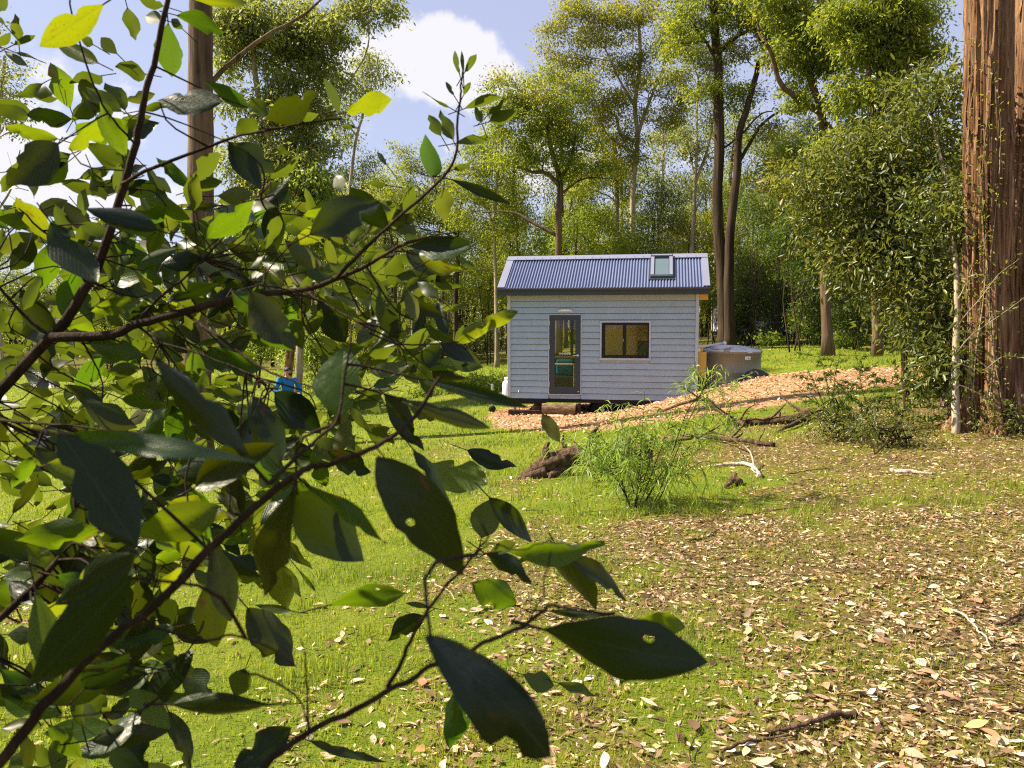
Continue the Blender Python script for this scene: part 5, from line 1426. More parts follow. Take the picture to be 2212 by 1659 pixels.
def thicket():
    rng = np.random.default_rng(42); Y = 10.9; m = mpp(Y)
    b0 = np.array(T(2063, 925, 10.0)); b0[2] = G(b0[0], b0[1]) - .1
    root = empty('leafy_sapling', (b0[0], b0[1], b0[2] + .1)); tag(root, 'dense glossy leaved sapling thicket crowding the left of the great trunk', 'tree')
    stem = smooth_path([b0, np.array(T(2063, 820, 10.1)), np.array(T(2068, 680, 10.2)), np.array(T(2062, 520, 10.5)), np.array(T(2040, 380, 10.8)), np.array(T(2010, 250, 11))], 26, .006, rng)
    mb = MB(); mb.tube(stem, np.linspace(.055, .016, 26), 9); mb.build('trunk', BP, root, smooth=True, world_space=True)
    b1 = np.array([T(1960, 900, 12.2).x, 12.2, 0]); b1[2] = G(b1[0], b1[1]) - .1
    stem2 = smooth_path([b1, np.array(T(1950, 700, 12)), np.array(T(1925, 500, 11.8)), np.array(T(1900, 330, 11.8))], 22, .01, rng)
    mb = MB(); mb.tube(stem2, np.linspace(.06, .015, 22), 8); mb.build('trunk', BD, root, smooth=True, world_space=True)
    ap = np.concatenate([stem[4:], stem2[4:]])
    C = []; RR = []; N = 0
    blobs = [(2000, 290, 75, 90, .3), (1985, 420, 95, 90, .2), (1900, 400, 80, 70, .8), (1950, 540, 110, 80, .3), (2020, 600, 70, 90, -.1), (1860, 490, 80, 55, .8),
             (2000, 690, 62, 70, 0), (2030, 740, 55, 80, -.4), (2025, 800, 40, 60, -.3), (1900, 565, 70, 50, .7), (2040, 470, 45, 70, -.3), (1790, 440, 60, 35, .9), (1900, 300, 50, 40, 1.0), (2035, 190, 45, 50, .6), (1830, 520, 70, 45, .9), (1750, 390, 60, 45, 1.0), (1840, 350, 60, 45, 1.0)]
    for fx, fy, rx, ry, dy in blobs:
        c = np.array(T(fx, fy, Y + dy)); rxm, rym = rx * m, ry * m; rs = .34
        cl = blob_clumps(c, rxm, .35 + .5 * rxm, rym, int(1.2 * rxm * rym / rs ** 2) + 3, rng, rs)
        low = ap[ap[:, 2] < max(c[2] + .1, ap[:, 2].min() + .3)]; j = int(np.argmin(((low - c) ** 2).sum(1)))
        lp = limb_path(low[j], c, .05, 10, rng)
        mb = MB(); mb.tube(lp, np.linspace(.018, .006, 10), 6)
        for q in cl: mb.tube(limb_path(lp[rng.integers(2, 9)], q, .1, 5, rng, .03), np.linspace(.006, .002, 5), 4, False)
        mb.build('limb', MT['twig'], root, smooth=True, world_space=True)
        C += cl; RR += [rs * (.8 + .5 * rng.random()) for _ in cl]; N += int(.092 * math.pi * rx * ry)
    v, f, rr = crown_leaves(C, RR, N, .10, .35, .95, True, rng, (.30, .42), tone=.05)
    link('crown', mesh_np('crown', v, f, rr), MT['glossy_leaf'], root)
    # thin pale sprays that cross the trunk
    for k, (pl) in enumerate([[(2066, 760), (2110, 715), (2160, 680), (2215, 640)], [(2068, 700), (2120, 640), (2150, 600), (2200, 560)], [(2064, 780), (2120, 800), (2170, 770), (2230, 775)], [(2066, 650), (2090, 610), (2130, 590)], [(2064, 830), (2110, 850), (2140, 880)]]):
        p = smooth_path([T(x, y, 9.72 - .05 * k) for x, y in pl], 14, .004, rng)
        p[0] = stem[int(np.argmin(((stem - p[0]) ** 2).sum(1)))]
        mb = MB(); mb.tube(p, np.linspace(.008, .002, 14), 5); o = mb.build('spray', BP, root, world_space=True)
        n = 26; idx = rng.integers(4, 14, n)
        pos = p[idx] + rng.normal(0, .025, (n, 3)); ax = unit(rand_dirs(n, rng) + np.array([.4, 0, .1])); v, f = leaves_np(pos, ax, unit(rand_dirs(n, rng) + np.array([0, -.4, .6])), .06 + .03 * rng.random(n), .024, True)
        link('foliage', mesh_np('foliage', v, f, np.repeat(np.clip(rng.normal(.75, .15, n), 0, 1), 2)), MT['glossy_leaf'], o)['kind'] = 'stuff'
thicket()

def creeper():
    rng = np.random.default_rng(9); path, r, g = BT
    root = empty('climbing_vine', (path[0][0] - .5, path[0][1] - .1, g)); tag(root, 'yellow green vine climbing the sunny side of the great trunk', 'vine')
    na = r.shape[1]; h = path[:, 2] - g
    PV = []
    for k in range(5):
        a0 = 3.3 + .28 * k; pts = []
        for z in np.linspace(0.05, 2.0 + 3.2 * rng.random(), 26):
            jz = int(np.argmin(np.abs(h - z))); an = a0 + .22 * math.sin(z * 1.7 + k * 2); rr = r[jz, int(an / 6.2832 * na) % na] + .012
            pts.append((path[jz][0] + rr * math.cos(an), path[jz][1] + rr * math.sin(an), g + z))
        mb = MB(); mb.tube(pts, np.linspace(.009, .003, 26), 5); mb.build('stem', BP, root, world_space=True); PV.append(np.array(pts))
    PV = np.concatenate(PV); n = 620
    pos = PV[rng.integers(0, len(PV), n)] + rng.normal(0, .05, (n, 3)) + np.array([-.03, -.03, 0])
    out = unit(pos - np.array([path[0][0], path[0][1], 0]) * np.array([1, 1, 0]) - np.stack([np.zeros(n), np.zeros(n), pos[:, 2]], -1))
    ax = unit(rand_dirs(n, rng) + out * .6); v, f = leaves_np(pos, ax, unit(rand_dirs(n, rng) + np.array([-.3, -.2, .8])), .035 + .035 * rng.random(n), .022, True)
    link('foliage', mesh_np('foliage', v, f, np.repeat(np.clip(rng.normal(.5, .2, n), 0, 1), 2)), MT['creeper'], root)
creeper()

# ------------------------------------------------------------------ narrow leaved young wattles by the fallen stump
def sprig_plant(name, label, stems, Y, leaf_len, leaf_w, per, mat, seed, droop=.7, twigs=5, r0=.006, start=.25, cat='shrub', tl=(.18, .38)):
    rng = np.random.default_rng(seed)
    b = on_ground_f(*stems[0][0]); Yb = b.y
    root = empty(name, b); tag(root, label, cat)
    P0 = []; AX = []; NR = []; LN = []
    for st in stems:
        q0 = on_ground_f(*st[0]); pts = [np.array(q0) - np.array([0, 0, .03])] + [np.array(T(x, y, q0.y + rng.normal(0, .12))) for x, y in st[1:]]
        p = smooth_path(pts, 22, .003, rng); mb = MB(); mb.tube(p, np.linspace(r0, r0 * .3, 22), 5)
        def put(pp, n, s0):
            t = s0 + (1 - s0) * rng.random(n); fi = t * (len(pp) - 1); i = np.minimum(fi.astype(int), len(pp) - 2)
            pos = pp[i] + (pp[i + 1] - pp[i]) * (fi - i)[:, None]; tg = unit(pp[i + 1] - pp[i])
            ax = unit(tg * .5 + rand_dirs(n, rng) * .8 + np.array([0, 0, -droop * .35]))
            P0.append(pos); AX.append(ax); NR.append(rand_dirs(n, rng)); LN.append(leaf_len * (.6 + .7 * rng.random(n)))
        put(p, per, start)
        for k in range(twigs):
            j = rng.integers(7, 21); d = rng.normal(size=3); d /= np.linalg.norm(d); d[2] = abs(d[2]) * .5; L = tl[0] + (tl[1] - tl[0]) * rng.random()
            e = p[j] + d * L; e2 = p[j] + d * L * 1.5 + np.array([0, 0, -droop * L * .8])
            tp = smooth_path([p[j], e, e2], 9); mb.tube(tp, np.linspace(r0 * .45, r0 * .15, 9), 4, False); put(tp, int(per * .55), .15)
        mb.build('stem', MT['twig'] if r0 < .02 else BB, root, smooth=True, world_space=True)
    P0 = np.concatenate(P0); AX = np.concatenate(AX); NR = np.concatenate(NR); LN = np.concatenate(LN); n = len(P0)
    # each leaf a bent strip of two pieces
    side = unit(np.cross(AX, NR)); w = leaf_w * (.7 + .6 * rng.random(n)); mid = P0 + AX * (LN * .5)[:, None]
    tip = mid + unit(AX + np.array([0, 0, -droop * .6])) * (LN * .5)[:, None]
    V = np.stack([P0 - side * (w * .25)[:, None], P0 + side * (w * .25)[:, None], mid + side * (w * .5)[:, None], mid - side * (w * .5)[:, None], tip], 1).reshape(-1, 3)
    i5 = np.arange(n)[:, None] * 5
    me = mesh_np('foliage', V, [i5 + np.array([0, 1, 2, 3]), i5 + np.array([3, 2, 4])], np.tile(np.clip(rng.normal(.5, .22, n), 0, 1), 2))
    link('foliage', me, mat, root)
sprig_plant('wattle_shrub', 'pale green narrow leaved wattle shrub drooping beside the fallen stump',
    [[(1370, 1098), (1385, 980), (1392, 845)], [(1362, 1098), (1335, 1000), (1290, 925)], [(1366, 1096), (1310, 1010), (1245, 960)], [(1376, 1096), (1425, 970), (1455, 890)], [(1382, 1095), (1440, 1010), (1520, 965)],
     [(1365, 1100), (1340, 1040), (1300, 1010)], [(1372, 1100), (1400, 1010), (1420, 930)], [(1378, 1100), (1350, 980), (1345, 910)], [(1385, 1098), (1420, 1040), (1480, 1020)], [(1368, 1100), (1380, 1040), (1395, 990)]],
    8.0, .13, .010, 44, MT['lacy'], 11, twigs=7, tl=(.2, .45), start=.10, droop=.95)
sprig_plant('wattle_sapling', 'thin upright wattle sapling reaching over the mulch before the tank',
    [[(1412, 1085), (1470, 960), (1500, 880), (1546, 785)], [(1420, 1082), (1470, 990), (1540, 930), (1600, 905)], [(1416, 1084), (1480, 900), (1520, 845), (1500, 790)]], 8.3, .13, .010, 40, MT['lacy'], 12, twigs=4, start=.45)
sprig_plant('wattle_sapling', 'short wattle sprig with long arching leaves on the mulch crest',
    [[(1490, 905), (1560, 850), (1640, 795)], [(1492, 906), (1520, 870), (1548, 800)], [(1488, 905), (1500, 880), (1470, 820)]], 13, .18, .016, 30, MT['lacy'], 13, twigs=2, start=.3)
sprig_plant('wattle_shrub', 'spiky grey green wattle clump growing over the fallen stump',
    [[(1300, 1042), (1265, 985), (1235, 945)], [(1302, 1042), (1295, 985), (1300, 930)], [(1306, 1044), (1275, 1020), (1250, 1015)], [(1310, 1042), (1325, 985), (1340, 950)]],
    9.0, .14, .010, 26, MT['lacy'], 14, twigs=4, r0=.005)
sprig_plant('feathery_wattle', 'dark feathery wattle sapling on the litter bank before the great trunk',
    [[(1885, 940), (1868, 860), (1850, 770)], [(1888, 940), (1900, 870), (1940, 800)], [(1884, 940), (1830, 900), (1760, 870)], [(1890, 940), (1940, 890), (2010, 850)], [(1886, 938), (1860, 880), (1800, 830)], [(1892, 940), (1950, 920), (2030, 905)], [(1885, 938), (1820, 920), (1775, 905)]],
    9.6, .045, .010, 150, MT['wattle'], 15, droop=.15, twigs=9, start=.2, tl=(.15, .34))
sprig_plant('feathery_wattle', 'bright green feathery wattle tip rising above the mulch crest',
    [[(1800, 925), (1790, 850), (1770, 765)], [(1802, 925), (1800, 830), (1815, 760)], [(1798, 925), (1770, 850), (1745, 800)], [(1803, 925), (1840, 840), (1900, 780)]],
    10.5, .045, .010, 120, MT['wattle'], 16, droop=.1, twigs=7, start=.3, tl=(.15, .3))
for i, (fx, fy, rx, ry, lb) in enumerate([(1830, 925, 60, 30, 'low green leafy weed under the dark feathery wattle'), (1930, 935, 70, 32, 'spreading leafy weed left of the great trunk foot'), (1800, 880, 50, 25, 'sparse weed at the edge of the mulch'),
                                          (2190, 900, 40, 40, 'pale leafed weed between the two right hand trunks')]):
    Yw = on_ground_f(fx, fy + ry).y
    bush('leafy_weed', lb, fx, fy, rx, ry, Yw, MT['glossy_leaf'], size=.05, dens=.13, seed=200 + i, stems=5, group='weeds round the great trunk', cat='weed', fold=True, tone=.1, bark=MT['twig'])

# ------------------------------------------------------------------ fallen wood
def ground_path(fpts, lift, n=20, wob=.004, rng=RNG):
    pts = []
    for p in fpts:
        q = on_ground_f(p[0], p[1]); l = p[2] if len(p) > 2 else lift
        pts.append((q.x, q.y, q.z + l))
    return smooth_path(pts, n, wob, rng)
def stick(name, label, fpts, w0, w1, mat=None, lift=.02, twigs=0, seed=0, cat='branch', seg=8, group=None):
    rng = np.random.default_rng(300 + seed)
    p = ground_path(fpts, lift, 24, .004, rng)
    root = empty(name, p[0]); tag(root, label, cat, group)
    r = np.linspace(w0, w1, 24) / 2 * (1 + rng.normal(0, .06, 24))
    mb = MB(); mb.tube(p, r, seg); mb.build('wood', mat or MT['deadwood'], root, smooth=True, world_space=True)
    for k in range(twigs):
        j = rng.integers(5, 22); d = rng.normal(size=3); d /= np.linalg.norm(d); d[2] = abs(d[2]) * .5 + .1; L = .15 + .35 * rng.random()
        tp = smooth_path([p[j], p[j] + d * L, p[j] + d * L * 1.6 + rng.normal(0, .06, 3)], 8, .006, rng)
        tp[:, 2] = np.maximum(tp[:, 2], gz(tp[:, 0], tp[:, 1]) + .006)
        mb = MB(); mb.tube(tp, np.linspace(r[j] * .6, r[j] * .15, 8), 5); mb.build('twig', mat or MT['deadwood'], root, world_space=True)
stick('fallen_branch', 'dark twisted branch lying on the mulch behind the wattle shrub', [(1425, 893, .02), (1480, 884, .12), (1530, 893, .22), (1570, 915, .12), (1610, 925, .03)], .05, .075, twigs=7, seed=1)
stick('fallen_branch', 'thick dark fallen branch with broken butt on the grass strip', [(1585, 922, .05), (1650, 920, .06), (1710, 918, .08), (1750, 908, .12)], .07, .15, twigs=4, seed=2)
stick('fallen_branch', 'forked stub of dead wood under the thick fallen branch', [(1680, 938, .03), (1715, 925, .05), (1745, 912, .08)], .05, .09, twigs=1, seed=3)
stick('fallen_branch', 'long thin dark branch lying in the litter right of wattle shrub', [(1450, 962, .06), (1520, 955, .07), (1600, 960, .05), (1672, 968, .03)], .045, .065, twigs=6, seed=4)
stick('fallen_branch', 'dark bent branch leaning from the wattle shrub to the litter bank', [(1500, 945, .05), (1560, 965, .16), (1620, 985, .05)], .03, .02, twigs=3, seed=5)
stick('bleached_branch', 'bleached pale broken branch lying in the litter', [(1530, 1012, .02), (1562, 1009, .035), (1600, 1008, .04), (1622, 1012, .04), (1632, 1022, .03), (1640, 1034, .015)], .028, .062, mat=MT['drift'], seed=6, twigs=2)
stick('bleached_branch', 'thin pale stick lying near the great trunk in the litter', [(1925, 1020, .02), (1970, 1027, .03), (2015, 1030, .02)], .05, .03, mat=MT['drift'], seed=7)
stick('fallen_branch', 'dark dead branch leaning out from the sapling foot over the mulch', [(1905, 868, .02), (1960, 868, .15), (2010, 872, .22), (2050, 895, .06)], .03, .07, twigs=3, seed=8)
stick('stick', 'long thick stick lying in the leaf litter', [(1655, 1596), (1740, 1580), (1800, 1562), (1850, 1550)], .012, .028, seed=9, cat='stick')
stick('stick', 'long thin crooked twig lying across the green patch', [(1460, 1258), (1560, 1254), (1660, 1258), (1762, 1250)], .008, .005, seed=10, cat='stick', twigs=2)
stick('stick', 'thin dark stick ending at the wattle shrub foot', [(1590, 1122), (1660, 1110), (1740, 1100)], .008, .012, seed=11, cat='stick', twigs=1)
stick('stick', 'pale bare curved root in the litter under the leafy weeds', [(2052, 1330), (2110, 1365), (2140, 1415)], .012, .008, mat=MT['drift'], seed=12, cat='stick')
stick('stick', 'grey stick pointing into the corner litter', [(2150, 1360), (2190, 1340), (2230, 1315)], .02, .012, seed=13, cat='stick')
stick('stick', 'short brown stick lying by the bleached branch', [(1700, 1030), (1760, 1022), (1800, 1018)], .012, .010, seed=14, cat='stick')
stick('stick', 'dark stick lying below the wattle in mossy grass', [(1490, 1175), (1530, 1160), (1565, 1145)], .014, .006, seed=15, cat='stick', twigs=1)
stick('stick', 'pale curved twig in the short grass under the shrub leaves', [(935, 1262), (960, 1275), (985, 1305)], .010, .006, mat=MT['drift'], seed=16, cat='stick')
stick('stick', 'flat brown stick among bottom litter leaves', [(1560, 1640), (1640, 1615), (1720, 1605)], .012, .008, seed=17, cat='stick', twigs=1)
stick('wood_chunk', 'small splintered chunk of broken wood in the litter', [(1566, 1056, .02), (1580, 1050, .05), (1600, 1050, .03)], .03, .09, seed=18, cat='wood chunk', twigs=2)

def fallen_stump():
    rng = np.random.default_rng(8)
    b = on_ground_f(1200, 1030)
    root = empty('fallen_stump', b); tag(root, 'weathered fallen stump with splintered roots half hidden by wattle', 'stump')
    Yl = b.y
    def part(name, fpts, r, seg=14, jag=.006, dz=0):
        pts = [np.array(T(x, y, Yl + d)) for x, y, d in fpts]
        p = smooth_path(pts, 22, .004, rng); rr = np.interp(np.linspace(0, 1, 22), np.linspace(0, 1, len(r)), r)
        V, qd, t = tube_np(p, rr, seg); n0 = len(p) * seg
        a = np.tile(np.arange(seg), len(p)); row = np.repeat(np.arange(len(p)), seg)
        rid = (fbm(a * 1.1 + 5, row * .12, 3) - .5)
        cen = np.repeat(p, seg, 0); V[:n0] = V[:n0] + (V[:n0] - cen) * rid[:, None] * .9 + rng.normal(0, jag * .4, (n0, 3))
        mb = MB(); mb.add(V, qd, t); mb.build(name, MT['deadwood'], root, smooth=True, world_space=True)
    part('trunk', [(1150, 1012, .05), (1195, 995, 0), (1250, 985, 0), (1320, 985, .1), (1400, 985, .3)], [.05, .09, .105, .13, .11], 20, .02)
    part('root', [(1094, 1052, -.1), (1112, 1040, -.1), (1150, 1015, 0), (1200, 1000, 0)], [.02, .045, .065, .09])
    part('root', [(1110, 1062, -.2), (1113, 1042, -.15), (1135, 1030, -.1), (1180, 1020, -.05)], [.022, .035, .05, .07])
    part('root', [(1188, 1040, -.2), (1196, 1022, -.1), (1230, 1005, 0)], [.02, .04, .06])
    part('splinter', [(1182, 990, 0), (1180, 970, 0), (1186, 955, 0)], [.045, .04, .012])
    part('splinter', [(1222, 985, .1), (1222, 960, .1), (1216, 940, .15)], [.035, .025, .01])
    part('splinter', [(1268, 990, .1), (1272, 960, .1), (1280, 935, .1), (1296, 918, .1)], [.06, .05, .03, .006])
    part('splinter', [(1290, 985, 0), (1284, 955, .05), (1292, 940, .05)], [.04, .03, .008])
    part('splinter', [(1330, 980, .2), (1350, 955, .2), (1375, 935, .25), (1388, 940, .3)], [.07, .05, .04, .01])
    part('splinter', [(1360, 990, .2), (1390, 970, .2), (1400, 950, .2)], [.06, .04, .01])
fallen_stump()
# ------------------------------------------------------------------ the shrub close to the camera
# leaves drawn from the photograph: base x, y, tip x, y, width, tone (1 sunlit, 0 shaded, none = either) in coordinates of one close-up view each
VIEWS = {'A': (1 / 3, 0, 0), 'B': (1 / 3, 0, 460.8), 'C': (1 / 3, 0, 979.3), 'D': (1 / 3, 576, 0), 'E': (.3125, 518.4, 403.2), 'F': (.3385, 518.4, 864), 'H': (.4427, 576, 1152), 'K': (.2865, 0, 1198)}
LV = {
'A': [(675, 25, 252, 295, 190, 1), (640, 410, 360, 270, 110, 1), (605, 290, 520, 240, 80, 1), (760, 350, 650, 240, 90, 1), (825, 50, 880, 265, 110, 1), (945, 480, 735, 440, 120, 1), (455, 700, 345, 400, 150, 1),
      (660, 490, 450, 520, 90, 1), (810, 715, 680, 530, 120), (465, 770, 150, 760, 130, 1), (370, 900, 20, 800, 110, 1), (470, 770, 690, 680, 100, 1), (500, 870, 830, 770, 190, 1), (740, 890, 1040, 800, 130, 0),
      (1090, 150, 1115, 500, 170, 1), (1150, 100, 1480, 180, 130, 1), (1060, 130, 940, 100, 90, 1), (1185, 190, 1110, 120, 80, 1), (1020, 650, 1440, 650, 170), (1610, 700, 1310, 520, 110, 1), (1740, 760, 1630, 640, 110),
      (1700, 770, 2040, 580, 170, 1), (2070, 740, 1890, 770, 60), (1670, 780, 1520, 880, 120), (1480, 920, 1690, 1230, 150, 0), (1500, 930, 1790, 1100, 170, 0), (1750, 1160, 1945, 1010, 100), (1255, 1190, 1420, 990, 160, 1),
      (1250, 1230, 1020, 1030, 100, 0), (950, 1090, 1115, 1250, 90), (820, 1080, 540, 930, 150), (720, 1180, 950, 1070, 110), (455, 1000, 210, 1090, 120), (380, 930, 20, 1190, 260, 0), (440, 1050, 210, 1230, 150, 1),
      (600, 1110, 680, 1300, 110, 0), (240, 1420, 440, 1300, 200, 0), (500, 1500, 370, 1300, 150, 1), (1020, 1490, 540, 1340, 170, 0), (1660, 1285, 1370, 1590, 150, 1), (1410, 1270, 1640, 1260, 130, 0), (1070, 1385, 1030, 1180, 80, 1),
      (1250, 1230, 1440, 1170, 110, 1), (1480, 1330, 1140, 1360, 60, 0), (1700, 1250, 1930, 1250, 150, 0), (1760, 1300, 1780, 1640, 130, 0), (1200, 1500, 1400, 1480, 130, 0), (20, 1330, 180, 1500, 120), (0, 1640, 250, 1520, 150),
      (340, 1430, 480, 1640, 160, 0), (790, 1650, 860, 1530, 90, 1), (900, 1560, 1100, 1600, 110, 1), (120, 270, 100, 90, 80, 1), (0, 300, 60, 200, 60, 1), (30, 330, 180, 430, 60, 1), (100, 340, 300, 415, 30, 0), (90, 290, 230, 220, 40, 1),
      (1060, 40, 900, -10, 90, 1), (1250, 0, 1600, 15, 60, 1), (0, 70, 40, -30, 70, 1), (30, 160, -20, 100, 60, 0)],
'D': [(510, 730, 840, 670, 150, 1), (470, 740, 375, 500, 70), (480, 815, 600, 830, 35), (1250, 480, 1210, 325, 45, 1), (1275, 470, 1270, 330, 25), (1285, 465, 1355, 345, 45, 1), (1215, 620, 1160, 530, 35, 1), (1275, 620, 1320, 530, 40, 1),
      (1190, 700, 1010, 590, 24), (1280, 705, 1520, 620, 70, 1), (1390, 790, 1350, 690, 60), (1440, 740, 1545, 640, 60, 1), (1440, 790, 1635, 735, 90, 1), (1130, 880, 1050, 740, 90, 1), (1210, 910, 1120, 720, 100, 1), (1220, 930, 1460, 890, 60, 0),
      (1080, 1150, 1020, 870, 150, 1), (1210, 1100, 1345, 1040, 50, 1), (905, 1410, 920, 1180, 110, 1), (1150, 1220, 1150, 1440, 170, 1), (1190, 1160, 1580, 1320, 70, 0), (770, 1200, 640, 1180, 40, 1), (780, 1070, 710, 980, 40),
      (490, 1250, 440, 1130, 90, 1), (280, 1520, 740, 1290, 280, 0), (800, 1500, 540, 1210, 180, 0), (880, 1420, 740, 1310, 100, 0), (830, 1490, 980, 1510, 90), (910, 1600, 1330, 1570, 110), (60, 960, 150, 1000, 60, 1)],
'E': [(490, 660, 480, 410, 200), (690, 590, 800, 550, 90), (1080, 470, 1060, 690, 210, 1), (1150, 450, 1430, 680, 130, 0), (1180, 440, 1600, 420, 130, 1), (1230, 470, 1540, 570, 140, 1), (1340, 610, 1470, 720, 100, 1), (1500, 490, 1660, 580, 50, 0),
      (850, 580, 1020, 770, 80, 0), (545, 760, 730, 1080, 200, 0), (905, 830, 1140, 1060, 180, 0), (840, 830, 660, 760, 60, 1), (880, 850, 870, 1130, 170, 0), (1105, 900, 1100, 780, 40, 1), (1150, 870, 1190, 775, 45, 1), (1120, 890, 1010, 840, 60, 1),
      (1130, 910, 1240, 860, 40, 1), (1130, 1000, 1250, 985, 35, 1), (1070, 1090, 990, 1110, 30, 1), (690, 1600, 700, 1090, 430, 0), (1500, 1080, 1930, 870, 130, 1), (1240, 1150, 1040, 1110, 120), (1440, 1170, 1670, 1250, 170, 0), (1220, 1260, 1590, 1220, 100, 1),
      (1250, 1280, 1580, 1330, 90), (1250, 1330, 2000, 1530, 110, 0), (1000, 1440, 1200, 1660, 130, 0), (1130, 1470, 1740, 1665, 130, 0), (1420, 1040, 1380, 760, 100), (1270, 1000, 1250, 830, 60), (65, 720, 380, 1140, 280, 0)],
'F': [(870, 365, 1410, 1110, 390, 0, 3), (350, 590, 790, 1020, 390, 0), (340, 580, 60, 1330, 250, 0), (50, 1330, 370, 1700, 290, 0), (1100, 310, 1420, 720, 110), (1210, 400, 1580, 580, 240, 1), (1450, 320, 1770, 430, 130, 0), (1540, 880, 1600, 630, 220, 0),
      (1590, 620, 1870, 910, 150, 0), (420, 540, 1000, 890, 120, 0), (930, 30, 1180, 330, 120, 0), (800, 170, 990, 270, 140), (650, 270, 440, 380, 180, 0), (560, 330, 830, 470, 150), (110, 30, 280, 390, 200, 0), (230, 20, 520, 180, 170, 0),
      (1930, 90, 2040, 270, 110), (570, 1310, 1060, 1180, 120, 1, 13), (1760, 1310, 1480, 1170, 220, 1), (1550, 970, 1850, 1180, 120, 0), (1600, 970, 1760, 900, 80, 1), (1770, 1030, 1930, 990, 60, 1), (1170, 1380, 950, 1530, 150, 0), (1200, 1320, 1050, 1290, 40),
      (340, 1350, 110, 1320, 60), (250, 1040, 390, 1260, 80, 0), (370, 1080, 490, 1230, 30, 0)],
'H': [(780, 500, 1480, 1050, 290, 0), (1350, 470, 2150, 680, 270, 0, 8), (960, 740, 890, 1070, 150), (980, 760, 1190, 860, 110, 0), (1250, 690, 1410, 740, 110, 0), (1420, 730, 1600, 790, 60, 0), (1130, 90, 1650, 20, 100), (1430, 90, 1600, 390, 170, 0),
      (1480, 110, 1770, 330, 120), (1760, 440, 2040, 450, 90, 1), (1380, 380, 1690, 400, 50, 0), (200, 1010, 560, 1130, 60, 0)],
'K': [(1000, 150, 220, 990, 420, 0), (1130, 210, 1130, -60, 300, 0), (1400, 750, 1060, 1230, 210, 0), (1400, 880, 1620, 1090, 240, 0), (720, 1250, 730, 950, 200), (1270, 1180, 1450, 1640, 180, 0), (1300, 1130, 2212, 1200, 190, 0), (870, 1330, 1100, 1640, 380, 0),
      (1740, 1640, 2212, 1300, 280), (1850, 860, 1760, 1100, 190), (1200, 560, 1540, 410, 190, 0), (330, 150, 560, 310, 130), (640, 880, 1010, 980, 80, 1), (280, 960, 470, 900, 80, 1), (940, 670, 850, 800, 70, 0), (800, 800, 1100, 870, 80, 0),
      (220, 110, 0, 100, 100, 0), (190, 250, 0, 300, 140, 0), (0, 600, 50, 950, 100, 0), (560, 1620, 640, 1500, 100, 1), (200, 1350, 340, 1250, 40, 1), (250, 1430, 420, 1640, 120, 1), (60, 1640, 250, 1400, 150, 0)],
'B': [(70, 370, 240, 110, 150), (330, 60, 640, 500, 260, 0), (330, 200, 270, 530, 180, 1), (690, 360, 900, 600, 130, 0), (590, 640, 930, 560, 100, 1), (840, 700, 1120, 590, 170, 1), (1080, 570, 1450, 420, 120), (1500, 500, 1900, 890, 270, 0), (2060, 560, 2212, 840, 150, 0),
      (1210, 220, 1230, 430, 100, 0), (1320, 260, 1440, 340, 110, 0), (980, 300, 1120, 330, 80), (490, 1180, 660, 930, 170, 1), (680, 1090, 920, 930, 90, 1), (890, 840, 1040, 950, 90, 1), (1000, 930, 1640, 1580, 220, 0), (540, 1210, 900, 1380, 130, 0),
      (480, 1440, 1700, 1620, 170, 0), (380, 1400, 900, 2150, 430), (1130, 740, 1260, 800, 80, 1), (1270, 850, 1500, 830, 40, 1), (1330, 900, 1710, 1000, 180), (980, 740, 1110, 890, 110, 0), (120, 1000, 390, 1130, 120, 0), (130, 1110, 340, 1170, 90, 0),
      (930, 1180, 1110, 1060, 150, 0), (990, 1350, 1180, 1210, 150, 1), (1200, 1440, 1110, 1240, 130, 1), (1330, 1250, 1560, 1540, 230, 0), (1640, 1180, 1830, 1590, 200, 0), (1780, 1160, 2080, 1430, 200, 0), (610, 1360, 800, 1270, 90, 1),
      (0, 880, 150, 910, 50, 1), (0, 1230, 130, 1240, 60), (200, 1540, 300, 1480, 60, 1), (100, 1600, 380, 1450, 150, 0)],
'C': [(850, 330, 1070, 450, 90, 0), (1010, 100, 1180, 250, 180), (1080, 350, 1250, 250, 90), (1220, 480, 1280, 400, 110), (0, 130, 180, 240, 120, 0), (200, 520, 480, 600, 170, 0), (530, 620, 690, 560, 160), (870, 420, 1040, 440, 160, 0), (30, 780, 290, 830, 150), (210, 700, 480, 680, 120),
      (1340, 440, 1560, 660, 110, 0), (1420, 520, 1640, 580, 90, 0), (0, 40, 300, 110, 60, 1), (1450, 240, 1660, 330, 110, 0), (1480, 40, 1620, 240, 80, 0), (1200, 130, 1180, 250, 90)],
}
